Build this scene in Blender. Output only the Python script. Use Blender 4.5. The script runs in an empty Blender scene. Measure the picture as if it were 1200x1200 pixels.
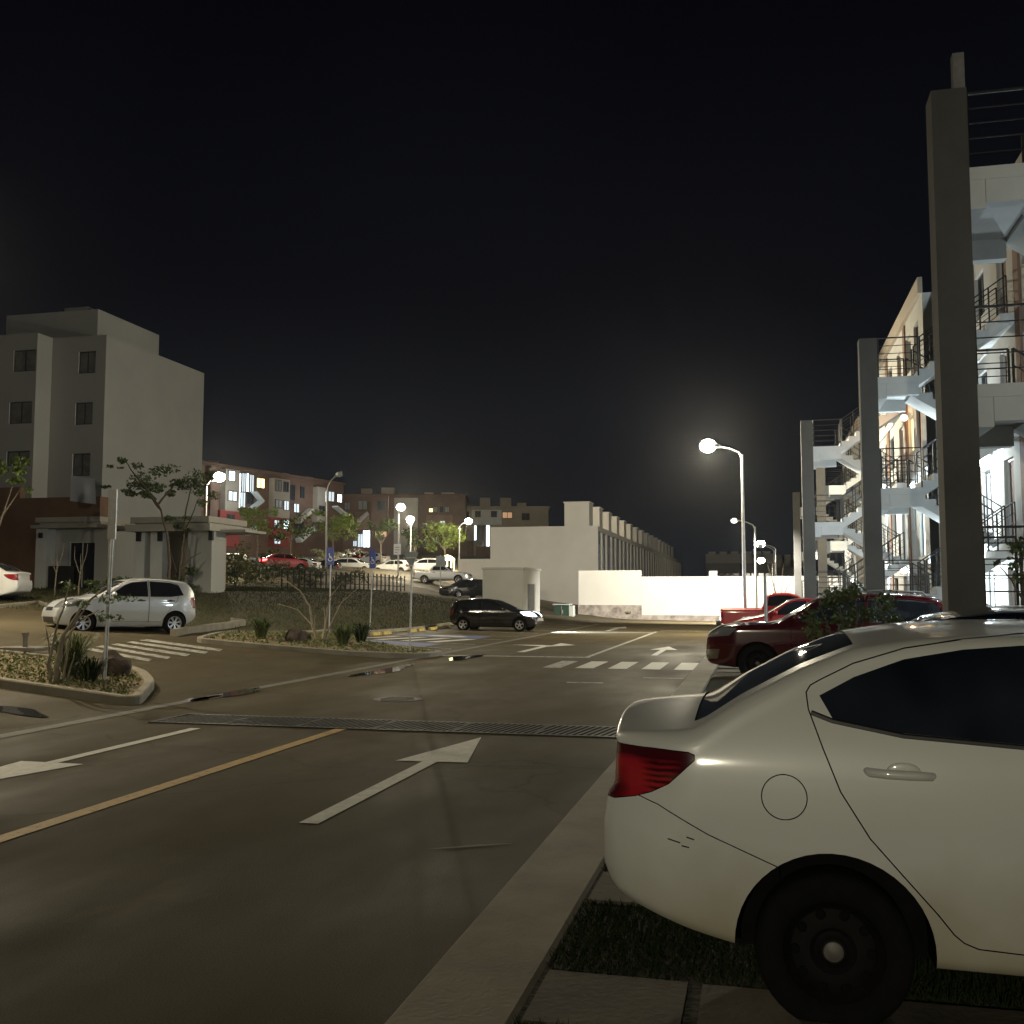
import bpy, bmesh, math, random
from mathutils import Vector, Matrix
from mathutils.bvhtree import BVHTree
R = math.radians
random.seed(7)
sc = bpy.context.scene
col = sc.collection
# ------------------------------------------------------------------ camera
EYE = 1.68; FOC = 1200.0; PX = 1200.0
pitch = math.atan((696 - 600) / FOC)
yaw = math.atan((890 - 600) / FOC * math.cos(pitch))
FW = Vector((-math.sin(yaw) * math.cos(pitch), math.cos(yaw) * math.cos(pitch), math.sin(pitch)))
RT = Vector((math.cos(yaw), math.sin(yaw), 0))
UP = RT.cross(FW)
CAM = Vector((0, 0, EYE))
cd = bpy.data.cameras.new('camera'); cam = bpy.data.objects.new('camera', cd); col.objects.link(cam)
cam.location = CAM
cam.rotation_euler = Matrix((RT, UP, -FW)).transposed().to_euler()
cd.sensor_width = 36; cd.lens = 36.0 * FOC / PX; cd.clip_start = .05; cd.clip_end = 3000
sc.camera = cam
# ------------------------------------------------------------------ terrain
TX = [-400, -80, -50, -38, -30, -24, -18, -15.2, -9.5, 0, 40, 400]
TY = [-60, 0, 15, 26, 34, 43, 55, 66, 76, 95, 120, 170, 420]
TZ = [
 [3, 1.6, 1.5, 1.45, 1.3, 1.1, .8, .54, 0, 0, 0, 0],
 [3, 1.6, 1.5, 1.45, 1.3, 1.1, .8, .54, 0, 0, 0, 0],
 [3, 1.6, 1.5, 1.45, 1.3, 1.1, .78, .54, 0, 0, 0, 0],
 [3, 1.9, 1.8, 1.6, 1.4, 1.15, .8, .54, 0, 0, 0, 0],
 [3, 2.0, 1.9, 1.8, 1.7, 1.4, .95, .16, 0, 0, 0, 0],
 [3, 2.0, 2.0, 2.0, 1.95, 1.8, 1.05, .10, 0, 0, 0, 0],
 [4, 2.4, 2.3, 2.1, 2.0, 1.8, 1.1, .25, 0, 0, 0, 0],
 [5, 3.4, 3.2, 3.0, 2.1, 1.9, 1.2, .5, .02, -.1, -.1, 0],
 [6, 4.0, 3.8, 3.4, 2.3, 1.6, 1.1, .42, -.12, -.35, -.3, 0],
 [8, 5.0, 4.6, 3.9, 2.9, 1.9, .9, .6, 0, -.35, -.3, 0],
 [10, 7, 6, 5, 4, 3, 1.5, 1, .5, 0, 0, 0],
 [12, 9, 8.5, 8, 7, 6, 3, 2, 1, 0, 0, 0],
 [14, 11, 10, 9, 8, 7, 5, 4, 2, 1, 0, 0]]
def seg(a, v):
    v = max(a[0], min(a[-1] - 1e-6, v))
    for i in range(len(a) - 1):
        if v < a[i + 1]: return i, (v - a[i]) / (a[i + 1] - a[i])
def gz(x, y):
    i, u = seg(TX, x); j, v = seg(TY, y)
    return (TZ[j][i] * (1 - u) + TZ[j][i + 1] * u) * (1 - v) + (TZ[j + 1][i] * (1 - u) + TZ[j + 1][i + 1] * u) * v
def at(px, py, D):                       # the point seen at a photo pixel, D metres deep
    return CAM + (FW + RT * ((px - 600) / FOC) + UP * ((600 - py) / FOC)) * D
def pix(px, py):                         # the terrain point seen at a photo pixel
    d = FW + RT * ((px - 600) / FOC) + UP * ((600 - py) / FOC)
    t = 2.0
    while t < 400:
        p = CAM + d * t
        if p.z < gz(p.x, p.y): break
        t += .05
    return Vector((p.x, p.y, gz(p.x, p.y)))
# ------------------------------------------------------------------ materials
def M(name, c, rough=.6, metal=0, var=.15, scale=6, bump=0, bscale=80, coat=0, emit=0, ecol=None, spec=.5, c2=None, detail=6, alpha=None):
    m = bpy.data.materials.new(name); m.use_nodes = True
    nt = m.node_tree; b = nt.nodes['Principled BSDF']
    b.inputs['Roughness'].default_value = rough; b.inputs['Metallic'].default_value = metal
    b.inputs['Specular IOR Level'].default_value = spec
    b.inputs['Coat Weight'].default_value = coat; b.inputs['Coat Roughness'].default_value = .04
    c = tuple(c) + (1,)
    if var or c2:
        tc = nt.nodes.new('ShaderNodeTexCoord')
        n = nt.nodes.new('ShaderNodeTexNoise'); n.inputs['Scale'].default_value = scale; n.inputs['Detail'].default_value = detail; n.inputs['Roughness'].default_value = .65
        nt.links.new(tc.outputs['Object'], n.inputs['Vector'])
        rp = nt.nodes.new('ShaderNodeValToRGB')
        rp.color_ramp.elements[0].position = .3; rp.color_ramp.elements[1].position = .7
        if c2: lo, hi = c, tuple(c2) + (1,)
        else: lo = tuple(v * (1 - var) for v in c[:3]) + (1,); hi = tuple(min(1, v * (1 + var)) for v in c[:3]) + (1,)
        rp.color_ramp.elements[0].color = lo; rp.color_ramp.elements[1].color = hi
        nt.links.new(n.outputs['Fac'], rp.inputs['Fac']); nt.links.new(rp.outputs['Color'], b.inputs['Base Color'])
    else: b.inputs['Base Color'].default_value = c
    if bump:
        tc = nt.nodes.new('ShaderNodeTexCoord'); n = nt.nodes.new('ShaderNodeTexNoise')
        n.inputs['Scale'].default_value = bscale; n.inputs['Detail'].default_value = 4
        nt.links.new(tc.outputs['Object'], n.inputs['Vector'])
        bp = nt.nodes.new('ShaderNodeBump'); bp.inputs['Strength'].default_value = bump; bp.inputs['Distance'].default_value = .02
        nt.links.new(n.outputs['Fac'], bp.inputs['Height']); nt.links.new(bp.outputs['Normal'], b.inputs['Normal'])
    if emit:
        b.inputs['Emission Color'].default_value = tuple(ecol or c[:3]) + (1,)
        b.inputs['Emission Strength'].default_value = emit
    return m
def nd(m): return m.node_tree.nodes, m.node_tree.links, m.node_tree.nodes['Principled BSDF']
m = {}
# asphalt: tyre-polished lanes, patches, cracks and damp streaks
def asphalt(name, base, seed):
    a = bpy.data.materials.new(name); a.use_nodes = True
    N, Lk, b = nd(a); tc = N.new('ShaderNodeTexCoord')
    def noise(sx, sy, sz, sc_, det=6):
        mp = N.new('ShaderNodeMapping'); mp.inputs['Scale'].default_value = (sx, sy, sz); mp.inputs['Location'].default_value = (seed, seed * 2, 0)
        Lk.new(tc.outputs['Object'], mp.inputs['Vector'])
        n = N.new('ShaderNodeTexNoise'); n.inputs['Scale'].default_value = sc_; n.inputs['Detail'].default_value = det; n.inputs['Roughness'].default_value = .6
        Lk.new(mp.outputs['Vector'], n.inputs['Vector']); return n.outputs['Fac']
    def ramp(f, p0, p1, c0, c1):
        r = N.new('ShaderNodeValToRGB'); e = r.color_ramp.elements
        e[0].position = p0; e[1].position = p1; e[0].color = (*c0, 1); e[1].color = (*c1, 1)
        Lk.new(f, r.inputs['Fac']); return r.outputs['Color']
    def mul(c1, c2, fac=1):
        x = N.new('ShaderNodeMix'); x.data_type = 'RGBA'; x.blend_type = 'MULTIPLY'; x.inputs['Factor'].default_value = fac
        Lk.new(c1, x.inputs['A']); Lk.new(c2, x.inputs['B']); return x.outputs['Result']
    g = lambda v: (v, v, v)
    big = ramp(noise(1, 1, 1, .35), .3, .72, tuple(v * .86 for v in base), tuple(v * 1.16 for v in base))
    lane = ramp(noise(1.2, .12, 1, .8), .32, .72, g(.92), g(1.04))
    fine = ramp(noise(1, 1, 1, 120, 2), .3, .7, g(.62), g(1.42))
    spots = ramp(noise(1, .5, 1, 1.3, 9), .60, .72, g(1), g(1.45))
    c = mul(mul(mul(big, lane), fine), spots)
    v = N.new('ShaderNodeTexVoronoi'); v.feature = 'DISTANCE_TO_EDGE'; v.inputs['Scale'].default_value = .16
    wn = N.new('ShaderNodeTexNoise'); wn.inputs['Scale'].default_value = 1.2; wn.inputs['Detail'].default_value = 5
    Lk.new(tc.outputs['Object'], wn.inputs['Vector'])
    ad = N.new('ShaderNodeMix'); ad.data_type = 'RGBA'; ad.blend_type = 'LINEAR_LIGHT'; ad.inputs['Factor'].default_value = .5
    Lk.new(tc.outputs['Object'], ad.inputs['A']); Lk.new(wn.outputs['Color'], ad.inputs['B']); Lk.new(ad.outputs['Result'], v.inputs['Vector'])
    c = mul(c, ramp(v.outputs['Distance'], .001, .005, g(.72), g(1)))
    Lk.new(c, b.inputs['Base Color'])
    rr = ramp(noise(1.2, .5, 1, .5), .34, .66, g(.55), g(.85)); Lk.new(rr, b.inputs['Roughness'])
    bp = N.new('ShaderNodeBump'); bp.inputs['Strength'].default_value = .5; bp.inputs['Distance'].default_value = .006
    Lk.new(noise(1, 1, 1, 140, 3), bp.inputs['Height']); Lk.new(bp.outputs['Normal'], b.inputs['Normal'])
    b.inputs['Specular IOR Level'].default_value = .06
    return a
m['asphalt'] = asphalt('asphalt', (.066, .052, .028), 0)
m['asphalt_side'] = asphalt('asphalt_side', (.074, .061, .038), 13)
def worn(name, c, under, thr=.36):
    a = M(name, c, rough=.7, var=.18, scale=9)
    N, Lk, b = nd(a); tc = N.new('ShaderNodeTexCoord'); n = N.new('ShaderNodeTexNoise')
    n.inputs['Scale'].default_value = 7; n.inputs['Detail'].default_value = 10; n.inputs['Roughness'].default_value = .8
    Lk.new(tc.outputs['Object'], n.inputs['Vector'])
    r = N.new('ShaderNodeValToRGB'); r.color_ramp.elements[0].position = thr; r.color_ramp.elements[1].position = thr + .07
    Lk.new(n.outputs['Fac'], r.inputs['Fac'])
    src = b.inputs['Base Color'].links[0].from_socket
    x = N.new('ShaderNodeMix'); x.data_type = 'RGBA'; x.inputs['A'].default_value = (*under, 1)
    Lk.new(r.outputs['Color'], x.inputs['Factor']); Lk.new(src, x.inputs['B']); Lk.new(x.outputs['Result'], b.inputs['Base Color'])
    return a
m['paint_white'] = worn('paint_white', (.52, .5, .44), (.12, .11, .09), .33)
m['paint_faded'] = worn('paint_faded', (.36, .35, .31), (.1, .095, .08), .44)
m['paint_yellow'] = worn('paint_yellow', (.42, .25, .05), (.1, .085, .06), .38)
m['paint_blue'] = worn('paint_blue', (.10, .13, .30), (.09, .09, .09), .42)
m['soil'] = M('soil', (.10, .075, .045), .95, c2=(.19, .15, .09), scale=2.2, bump=.8, bscale=14)
m['mulch'] = M('mulch', (.12, .09, .045), .95, c2=(.26, .20, .11), scale=9, bump=1, bscale=30, detail=9)
m['lawn'] = M('lawn', (.032, .033, .010), .95, c2=(.070, .057, .020), scale=.55, bump=.9, bscale=12, detail=10)
m['grass'] = M('grass', (.024, .036, .009), .8, c2=(.060, .056, .017), scale=.5)
m['grass_dark'] = M('grass_dark', (.008, .017, .005), .9, c2=(.020, .030, .010), scale=2, spec=.1)
m['door_grey'] = M('door_grey', (.07, .07, .065), .6, var=.15, scale=5)
m['scuff'] = worn('scuff', (.118, .104, .078), (.086, .076, .056), .46)
m['pane_soft'] = M('pane_soft', (.17, .17, .165), .35, var=.35, scale=2.2)
m['concrete'] = M('concrete', (.17, .15, .11), .85, c2=(.29, .26, .20), scale=1.6, bump=.3, bscale=40, detail=10)
m['concrete_dark'] = M('concrete_dark', (.10, .09, .075), .9, c2=(.2, .18, .15), scale=2.5, bump=.3, bscale=30, detail=9)
m['kerb_yellow'] = worn('kerb_yellow', (.5, .36, .08), (.2, .18, .13), .45)
m['slab'] = M('slab', (.065, .056, .042), .9, c2=(.13, .113, .085), scale=2.5, bump=.3, bscale=30, detail=9)
m['iron'] = M('iron', (.03, .03, .03), .55, metal=.6, var=.3, scale=30)
m['galv'] = M('galv', (.42, .42, .41), .42, metal=.55, var=.2, scale=7)
m['galv_dark'] = M('galv_dark', (.20, .20, .195), .5, metal=.5, var=.2, scale=9)
m['white_wall'] = M('white_wall', (.60, .565, .49), .85, c2=(.68, .65, .58), scale=.35, detail=9, bump=.1, bscale=25)
m['house_grey'] = M('house_grey', (.22, .23, .25), .85, var=.12, scale=.6)
m['hut_wall'] = M('hut_wall', (.50, .49, .44), .85, var=.08, scale=.7, detail=9)
m['grey_wall'] = M('grey_wall', (.34, .34, .325), .9, c2=(.41, .41, .39), scale=.22, detail=9)
m['brown_wall'] = M('brown_wall', (.20, .12, .08), .9, var=.2, scale=.5, detail=9)
m['dark_brown'] = M('dark_brown', (.15, .085, .06), .9, var=.2, scale=.5, detail=9)
m['red_wall'] = M('red_wall', (.27, .045, .035), .9, var=.2, scale=.5)
m['pale_slab'] = M('pale_slab', (.40, .375, .33), .85, var=.1, scale=1.2, detail=8)
m['flats_wall'] = M('flats_wall', (.40, .39, .36), .9, c2=(.50, .49, .46), scale=.5, detail=9)
m['beige_wall'] = M('beige_wall', (.36, .31, .25), .9, var=.12, scale=.4, detail=8)
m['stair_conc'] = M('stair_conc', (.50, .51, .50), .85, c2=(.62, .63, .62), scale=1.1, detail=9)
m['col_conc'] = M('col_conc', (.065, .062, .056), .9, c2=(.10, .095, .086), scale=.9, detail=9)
m['stone'] = M('stone', (.16, .13, .11), .95, c2=(.42, .37, .32), scale=2.2, bump=1, bscale=5, detail=3)
m['rock'] = M('rock', (.03, .022, .018), .95, c2=(.085, .06, .045), scale=5, bump=1, bscale=14)
m['verge_soil'] = M('verge_soil', (.022, .022, .012), .97, c2=(.05, .045, .025), scale=3, bump=1, bscale=25)
m['bark'] = M('bark', (.16, .13, .09), .9, c2=(.30, .25, .18), scale=9, bump=.5, bscale=40)
m['bark_dark'] = M('bark_dark', (.09, .07, .05), .9, var=.3, scale=9)
m['leaf'] = M('leaf', (.05, .085, .02), .6, c2=(.10, .15, .035), scale=1.6)
m['leaf_dark'] = M('leaf_dark', (.035, .05, .018), .7, c2=(.065, .085, .03), scale=1.3)
m['leaf_orange'] = M('leaf_orange', (.20, .09, .03), .7, c2=(.13, .15, .04), scale=.8)
m['leaf_lime'] = M('leaf_lime', (.17, .24, .04), .6, c2=(.23, .30, .06), scale=1)
m['leaf_dry'] = M('leaf_dry', (.20, .16, .07), .8, c2=(.10, .13, .04), scale=2)
m['flower'] = M('flower', (.45, .36, .33), .8, var=.3, scale=3)
m['glass_dark'] = M('glass_dark', (.012, .014, .018), .06, var=0, spec=.6, coat=.5)
m['tint'] = M('tint', (.006, .009, .015), .03, c2=(.024, .031, .045), scale=1.7, detail=2, spec=.45)
m['pane'] = M('pane', (.035, .038, .042), .12, var=.3, scale=.9)
m['curtain'] = M('curtain', (.22, .22, .21), .35, var=.25, scale=3)
m['frame_dark'] = M('frame_dark', (.04, .04, .04), .5, var=0)
m['frame_white'] = M('frame_white', (.55, .55, .53), .5, var=.05)
m['lit_cold'] = M('lit_cold', (.7, .75, .8), .5, var=0, emit=5, ecol=(.74, .93, 1))
m['lit_soft'] = M('lit_soft', (.6, .6, .6), .5, var=0, emit=.8, ecol=(.8, .93, 1))
m['lit_warm'] = M('lit_warm', (.8, .7, .4), .5, var=0, emit=3.0, ecol=(1, .78, .32))
m['lit_orange'] = M('lit_orange', (.8, .5, .3), .5, var=0, emit=.35, ecol=(1, .55, .3))
m['lens'] = M('lens', (1, 1, 1), .3, var=0, emit=120, ecol=(1, .93, .74))
m['lens_cold'] = M('lens_cold', (1, 1, 1), .3, var=0, emit=22, ecol=(.86, .96, 1))
m['lens_dim'] = M('lens_dim', (.9, .9, .9), .3, var=0, emit=1.5, ecol=(1, .97, .9))
m['lens_off'] = M('lens_off', (.5, .5, .5), .2, var=0)
m['sign_back'] = M('sign_back', (.16, .18, .19), .5, metal=.3, var=.2, scale=6)
m['sign_blue'] = M('sign_blue', (.03, .06, .30), .5, var=.1)
m['sign_white'] = M('sign_white', (.75, .75, .75), .5, var=.05)
m['sign_red'] = M('sign_red', (.45, .02, .02), .5, var=.05)
m['banner'] = M('banner', (.58, .60, .66), .7, var=.06, scale=1.5)
m['transformer'] = M('transformer', (.018, .045, .03), .6, var=.15, scale=3)
m['transformer_side'] = M('transformer_side', (.42, .44, .40), .6, var=.1, scale=3)
m['water'] = M('water', (.02, .02, .022), .03, var=0, spec=.8)
m['rubber'] = M('rubber', (.007, .007, .007), .9, var=.25, scale=20, spec=.12)
m['steel_black'] = M('steel_black', (.008, .0075, .0075), .7, var=.3, scale=15, spec=.12)
m['alloy'] = M('alloy', (.55, .55, .55), .3, metal=.8, var=.1)
m['hubcap'] = M('hubcap', (.14, .13, .12), .55, metal=.3, var=.25, scale=30)
m['well'] = M('well', (.006, .006, .006), .95, var=.3, spec=.1)
m['chrome'] = M('chrome', (.75, .75, .75), .12, metal=1, var=0)
m['plastic'] = M('plastic', (.02, .02, .02), .5, var=.2)
m['headlamp'] = M('headlamp', (.24, .25, .26), .10, metal=.4, var=0, coat=1)
m['headlamp_on'] = M('headlamp_on', (.9, .95, 1), .1, var=0, emit=5, ecol=(.75, .9, 1))
m['tail_on'] = M('tail_on', (.6, .02, .02), .2, var=0, emit=16, ecol=(1, .05, .05))
m['tail'] = M('tail', (.22, .008, .010), .12, var=0, coat=1)
m['plate'] = M('plate', (.6, .6, .58), .5, var=.05)
def paint(n, c, metal=0., rough=.38): return M(n, c, rough, metal=metal, var=.03, scale=2, coat=1)
# near sedan: road film low on the panels
p = paint('white_paint', (.655, .665, .64)); m['white_paint'] = p
N, Lk, b = nd(p); src = b.inputs['Base Color'].links[0].from_socket
tc = N.new('ShaderNodeTexCoord'); sp = N.new('ShaderNodeSeparateXYZ'); Lk.new(tc.outputs['Object'], sp.inputs[0])
n = N.new('ShaderNodeTexNoise'); n.inputs['Scale'].default_value = 3.2; n.inputs['Detail'].default_value = 9; Lk.new(tc.outputs['Object'], n.inputs['Vector'])
ma = N.new('ShaderNodeMath'); ma.operation = 'MULTIPLY_ADD'; ma.inputs[1].default_value = .5; Lk.new(n.outputs['Fac'], ma.inputs[0]); Lk.new(sp.outputs['Z'], ma.inputs[2])
r = N.new('ShaderNodeValToRGB'); r.color_ramp.elements[0].position = .50; r.color_ramp.elements[0].color = (.62, .55, .42, 1); r.color_ramp.elements[1].position = .98; r.color_ramp.elements[1].color = (1, 1, 1, 1)
Lk.new(ma.outputs[0], r.inputs['Fac'])
x = N.new('ShaderNodeMix'); x.data_type = 'RGBA'; x.blend_type = 'MULTIPLY'; x.inputs['Factor'].default_value = 1
Lk.new(src, x.inputs['A']); Lk.new(r.outputs['Color'], x.inputs['B']); Lk.new(x.outputs['Result'], b.inputs['Base Color'])
b.inputs['Coat Roughness'].default_value = .08
m['car_white'] = paint('car_white', (.70, .70, .68))
m['car_silver'] = paint('car_silver', (.50, .51, .52), .25, .35)
m['car_black'] = paint('car_black', (.008, .009, .009), 0, .15)
m['car_maroon'] = paint('car_maroon', (.050, .003, .006), 0, .10)
m['car_red'] = paint('car_red', (.36, .012, .016))
m['car_navy'] = paint('car_navy', (.010, .014, .030), .2, .2)
m['gutter'] = M('gutter', (.07, .066, .056), .8, c2=(.14, .13, .11), scale=3, bump=.3, bscale=30)
m['cover'] = M('cover', (.09, .085, .075), .6, metal=.3, var=.4, scale=12)
m['grate_bar'] = M('grate_bar', (.085, .08, .07), .6, var=.35, scale=12, spec=.2)
# tail lamp with ribbed reflector
t_ = M('tail_ribbed', (.3, .01, .012), .1, var=0, coat=1); m['tail_ribbed'] = t_
N, Lk, b = nd(t_); tc = N.new('ShaderNodeTexCoord'); w = N.new('ShaderNodeTexWave'); w.bands_direction = 'Z'; w.inputs['Scale'].default_value = 13; w.inputs['Distortion'].default_value = 1.5
Lk.new(tc.outputs['Object'], w.inputs['Vector'])
n = N.new('ShaderNodeTexNoise'); n.inputs['Scale'].default_value = 5; Lk.new(tc.outputs['Object'], n.inputs['Vector'])
s3 = N.new('ShaderNodeSeparateXYZ'); Lk.new(tc.outputs['Object'], s3.inputs[0])
def mrange(sock, a, b_, c, d):
    q = N.new('ShaderNodeMapRange'); q.inputs['From Min'].default_value = a; q.inputs['From Max'].default_value = b_; q.inputs['To Min'].default_value = c; q.inputs['To Max'].default_value = d; Lk.new(sock, q.inputs['Value']); return q.outputs['Result']
def mth(op, a, b_):
    q = N.new('ShaderNodeMath'); q.operation = op; Lk.new(a, q.inputs[0]); Lk.new(b_, q.inputs[1]); return q.outputs[0]
rib = mth('ADD', mrange(s3.outputs['X'], .15, .24, 1, 0), mth('MULTIPLY', mrange(s3.outputs['X'], .15, .24, 0, 1), w.outputs['Fac']))
band = mth('MULTIPLY', mrange(s3.outputs['Z'], .99, 1.02, 1, .15), mrange(s3.outputs['X'], .30, .36, 1, .15))
n2 = mrange(n.outputs['Fac'], .3, .7, .15, 1)
mu0 = mth('MULTIPLY', rib, band); mu = N.new('ShaderNodeMath'); mu.operation = 'MULTIPLY'; Lk.new(mu0, mu.inputs[0]); Lk.new(n2, mu.inputs[1])
r = N.new('ShaderNodeValToRGB'); r.color_ramp.elements[0].position = .10; r.color_ramp.elements[0].color = (.06, .003, .005, 1); r.color_ramp.elements[1].position = .70; r.color_ramp.elements[1].color = (.40, .014, .022, 1)
Lk.new(mu.outputs[0], r.inputs['Fac']); Lk.new(r.outputs['Color'], b.inputs['Base Color'])
# ------------------------------------------------------------------ mesh helper
class MB:
    def __init__(s): s.v = []; s.f = []; s.mi = []; s.k = 0
    def add(s, vs, fs):
        o = len(s.v); s.v += [tuple(p) for p in vs]; s.f += [tuple(i + o for i in f) for f in fs]; s.mi += [s.k] * len(fs)
    def box(s, x0, x1, y0, y1, z0, z1):
        s.add([(x0, y0, z0), (x1, y0, z0), (x1, y1, z0), (x0, y1, z0), (x0, y0, z1), (x1, y0, z1), (x1, y1, z1), (x0, y1, z1)],
              [(0, 3, 2, 1), (4, 5, 6, 7), (0, 1, 5, 4), (1, 2, 6, 5), (2, 3, 7, 6), (3, 0, 4, 7)])
    def beam(s, a, b, w, h, up=(0, 0, 1)):
        a = Vector(a); b = Vector(b); d = (b - a).normalized(); u = Vector(up)
        if abs(d.dot(u)) > .99: u = Vector((0, 1, 0))
        r = d.cross(u).normalized() * w / 2; u = r.cross(d).normalized() * h / 2
        s.add([a - r - u, a + r - u, a + r + u, a - r + u, b - r - u, b + r - u, b + r + u, b - r + u],
              [(0, 1, 2, 3), (7, 6, 5, 4), (0, 4, 5, 1), (1, 5, 6, 2), (2, 6, 7, 3), (3, 7, 4, 0)])
    def tube(s, pts, r, n=8, cap=True):
        pts = [Vector(p) for p in pts]; rs = r if isinstance(r, (list, tuple)) else [r] * len(pts)
        o = len(s.v); ref = None; rings = []
        for i, p in enumerate(pts):
            d = (pts[min(i + 1, len(pts) - 1)] - pts[max(i - 1, 0)]).normalized()
            if ref is None: ref = Vector((1, 0, 0)) if abs(d.x) < .9 else Vector((0, 1, 0))
            a = d.cross(ref).normalized(); ref = a.cross(d).normalized(); 
            rings.append([p + (a * math.cos(2 * math.pi * k / n) + ref * math.sin(2 * math.pi * k / n)) * rs[i] for k in range(n)])
        vs = [q for g in rings for q in g]; fs = []
        for i in range(len(pts) - 1):
            for k in range(n): fs.append((i * n + k, i * n + (k + 1) % n, (i + 1) * n + (k + 1) % n, (i + 1) * n + k))
        if cap: fs.append(tuple(range(n))[::-1]); fs.append(tuple((len(pts) - 1) * n + k for k in range(n)))
        s.add(vs, fs)
    def blob(s, c, rx, ry, rz, nu=12, nv=7, jit=0):
        vs = []; fs = []
        for j in range(nv + 1):
            t = math.pi * j / nv
            for i in range(nu):
                u = 2 * math.pi * i / nu; q = 1 + random.uniform(-jit, jit)
                vs.append((c[0] + rx * q * math.sin(t) * math.cos(u), c[1] + ry * q * math.sin(t) * math.sin(u), c[2] + rz * q * math.cos(t)))
        for j in range(nv):
            for i in range(nu): fs.append((j * nu + i, (j + 1) * nu + i, (j + 1) * nu + (i + 1) % nu, j * nu + (i + 1) % nu))
        s.add(vs, fs)
    def prism(s, poly, z0, z1):
        n = len(poly)
        s.add([(x, y, z0) for x, y in poly] + [(x, y, z1) for x, y in poly],
              [tuple(range(n))[::-1], tuple(range(n, 2 * n))] + [(i, (i + 1) % n, n + (i + 1) % n, n + i) for i in range(n)])
    def lathe(s, prof, n=32, axis='y'):          # prof: (offset along axis, radius)
        vs = []; fs = []
        for (a, r) in prof:
            for k in range(n):
                t = 2 * math.pi * k / n; vs.append((r * math.cos(t), a, r * math.sin(t)) if axis == 'y' else (r * math.cos(t), r * math.sin(t), a))
        for j in range(len(prof) - 1):
            for k in range(n): fs.append((j * n + k, j * n + (k + 1) % n, (j + 1) * n + (k + 1) % n, (j + 1) * n + k))
        s.add(vs, fs)
    def leaf(s, c, size, asp=.5, up=.0):
        d = Vector((random.gauss(0, 1), random.gauss(0, 1), random.gauss(0, 1) + up)).normalized()
        e = d.cross(Vector((random.gauss(0, 1), random.gauss(0, 1), random.gauss(0, 1)))).normalized() * size * asp
        d = d * size; c = Vector(c)
        s.add([c - d, c + e, c + d, c - e], [(0, 1, 2, 3)])
    def build(s, name, mats, parent=None, smooth=False, angle=35, fix=False):
        me = bpy.data.meshes.new(name); me.from_pydata(s.v, [], s.f)
        for q in (mats if isinstance(mats, (list, tuple)) else [mats]): me.materials.append(q)
        me.polygons.foreach_set('material_index', s.mi)
        if fix:
            bm = bmesh.new(); bm.from_mesh(me); bmesh.ops.recalc_face_normals(bm, faces=bm.faces); bm.to_mesh(me); bm.free()
        if smooth:
            me.polygons.foreach_set('use_smooth', [True] * len(me.polygons)); me.set_sharp_from_angle(angle=R(angle))
        me.update()
        o = bpy.data.objects.new(name, me); col.objects.link(o)
        if parent: o.parent = parent
        return o
def tag(o, label, cat, group=None, kind=None):
    if label: o['label'] = label
    if cat: o['category'] = cat
    if group: o['group'] = group
    if kind: o['kind'] = kind
    return o
def structure(o): o['kind'] = 'structure'; return o
def empty(name, loc, label, cat, rz=0, group=None):
    o = bpy.data.objects.new(name, None); col.objects.link(o); o.location = loc; o.rotation_euler = (0, 0, rz); o.empty_display_size = .2
    return tag(o, label, cat, group)
def copy_tree(o, parent=None, skip=()):
    c = o.copy(); col.objects.link(c)
    if parent: c.parent = parent
    for ch in list(o.children):
        if ch.name.split('.')[0] in skip: continue
        copy_tree(ch, c, skip)
    return c
def lamp(kind, loc, power, colr, parent=None, size=.15, target=None, cone=150, blend=.6):
    d = bpy.data.lights.new('lamp_light', kind); d.energy = power; d.color = colr; d.shadow_soft_size = size
    o = bpy.data.objects.new('lamp_light', d); col.objects.link(o); o.location = loc
    if kind == 'SPOT':
        d.spot_size = R(cone); d.spot_blend = blend
        t = Vector(target) if target else Vector((0, 0, -1)); o.rotation_euler = t.to_track_quat('-Z', 'Y').to_euler()
    if parent: o.parent = parent
    return o
def offset(poly, d):
    n = len(poly); out = []
    A = sum(poly[i][0] * poly[(i + 1) % n][1] - poly[(i + 1) % n][0] * poly[i][1] for i in range(n)); sg = 1 if A > 0 else -1
    for i in range(n):
        p0 = Vector(poly[i - 1][:2]); p1 = Vector(poly[i][:2]); p2 = Vector(poly[(i + 1) % n][:2])
        a = (p1 - p0).normalized(); b_ = (p2 - p1).normalized()
        na = Vector((-a.y, a.x)) * sg; nb = Vector((-b_.y, b_.x)) * sg; h = (na + nb)
        h = h / max(.35, h.dot(na)) if h.length > 1e-6 else na
        q = p1 + h * d; out.append((q.x, q.y))
    return out
def rounded(poly, r, n=5):
    out = []; k = len(poly)
    for i in range(k):
        p0 = Vector(poly[i - 1][:2]); p1 = Vector(poly[i][:2]); p2 = Vector(poly[(i + 1) % k][:2])
        rr = min(r, (p0 - p1).length * .45, (p2 - p1).length * .45)
        a = p1 + (p0 - p1).normalized() * rr; b_ = p1 + (p2 - p1).normalized() * rr
        for j in range(n + 1):
            t = j / n; q = a * (1 - t) ** 2 + p1 * 2 * t * (1 - t) + b_ * t * t; out.append((q.x, q.y))
    return out
def dense(poly, step=1.0, closed=True):
    out = []; n = len(poly)
    for i in range(n if closed else n - 1):
        a = Vector(poly[i][:2]); b_ = Vector(poly[(i + 1) % n][:2]); k = max(1, int((b_ - a).length / step))
        out += [tuple(a.lerp(b_, j / k)) for j in range(k)]
    if not closed: out.append(tuple(poly[-1][:2]))
    return out
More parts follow.
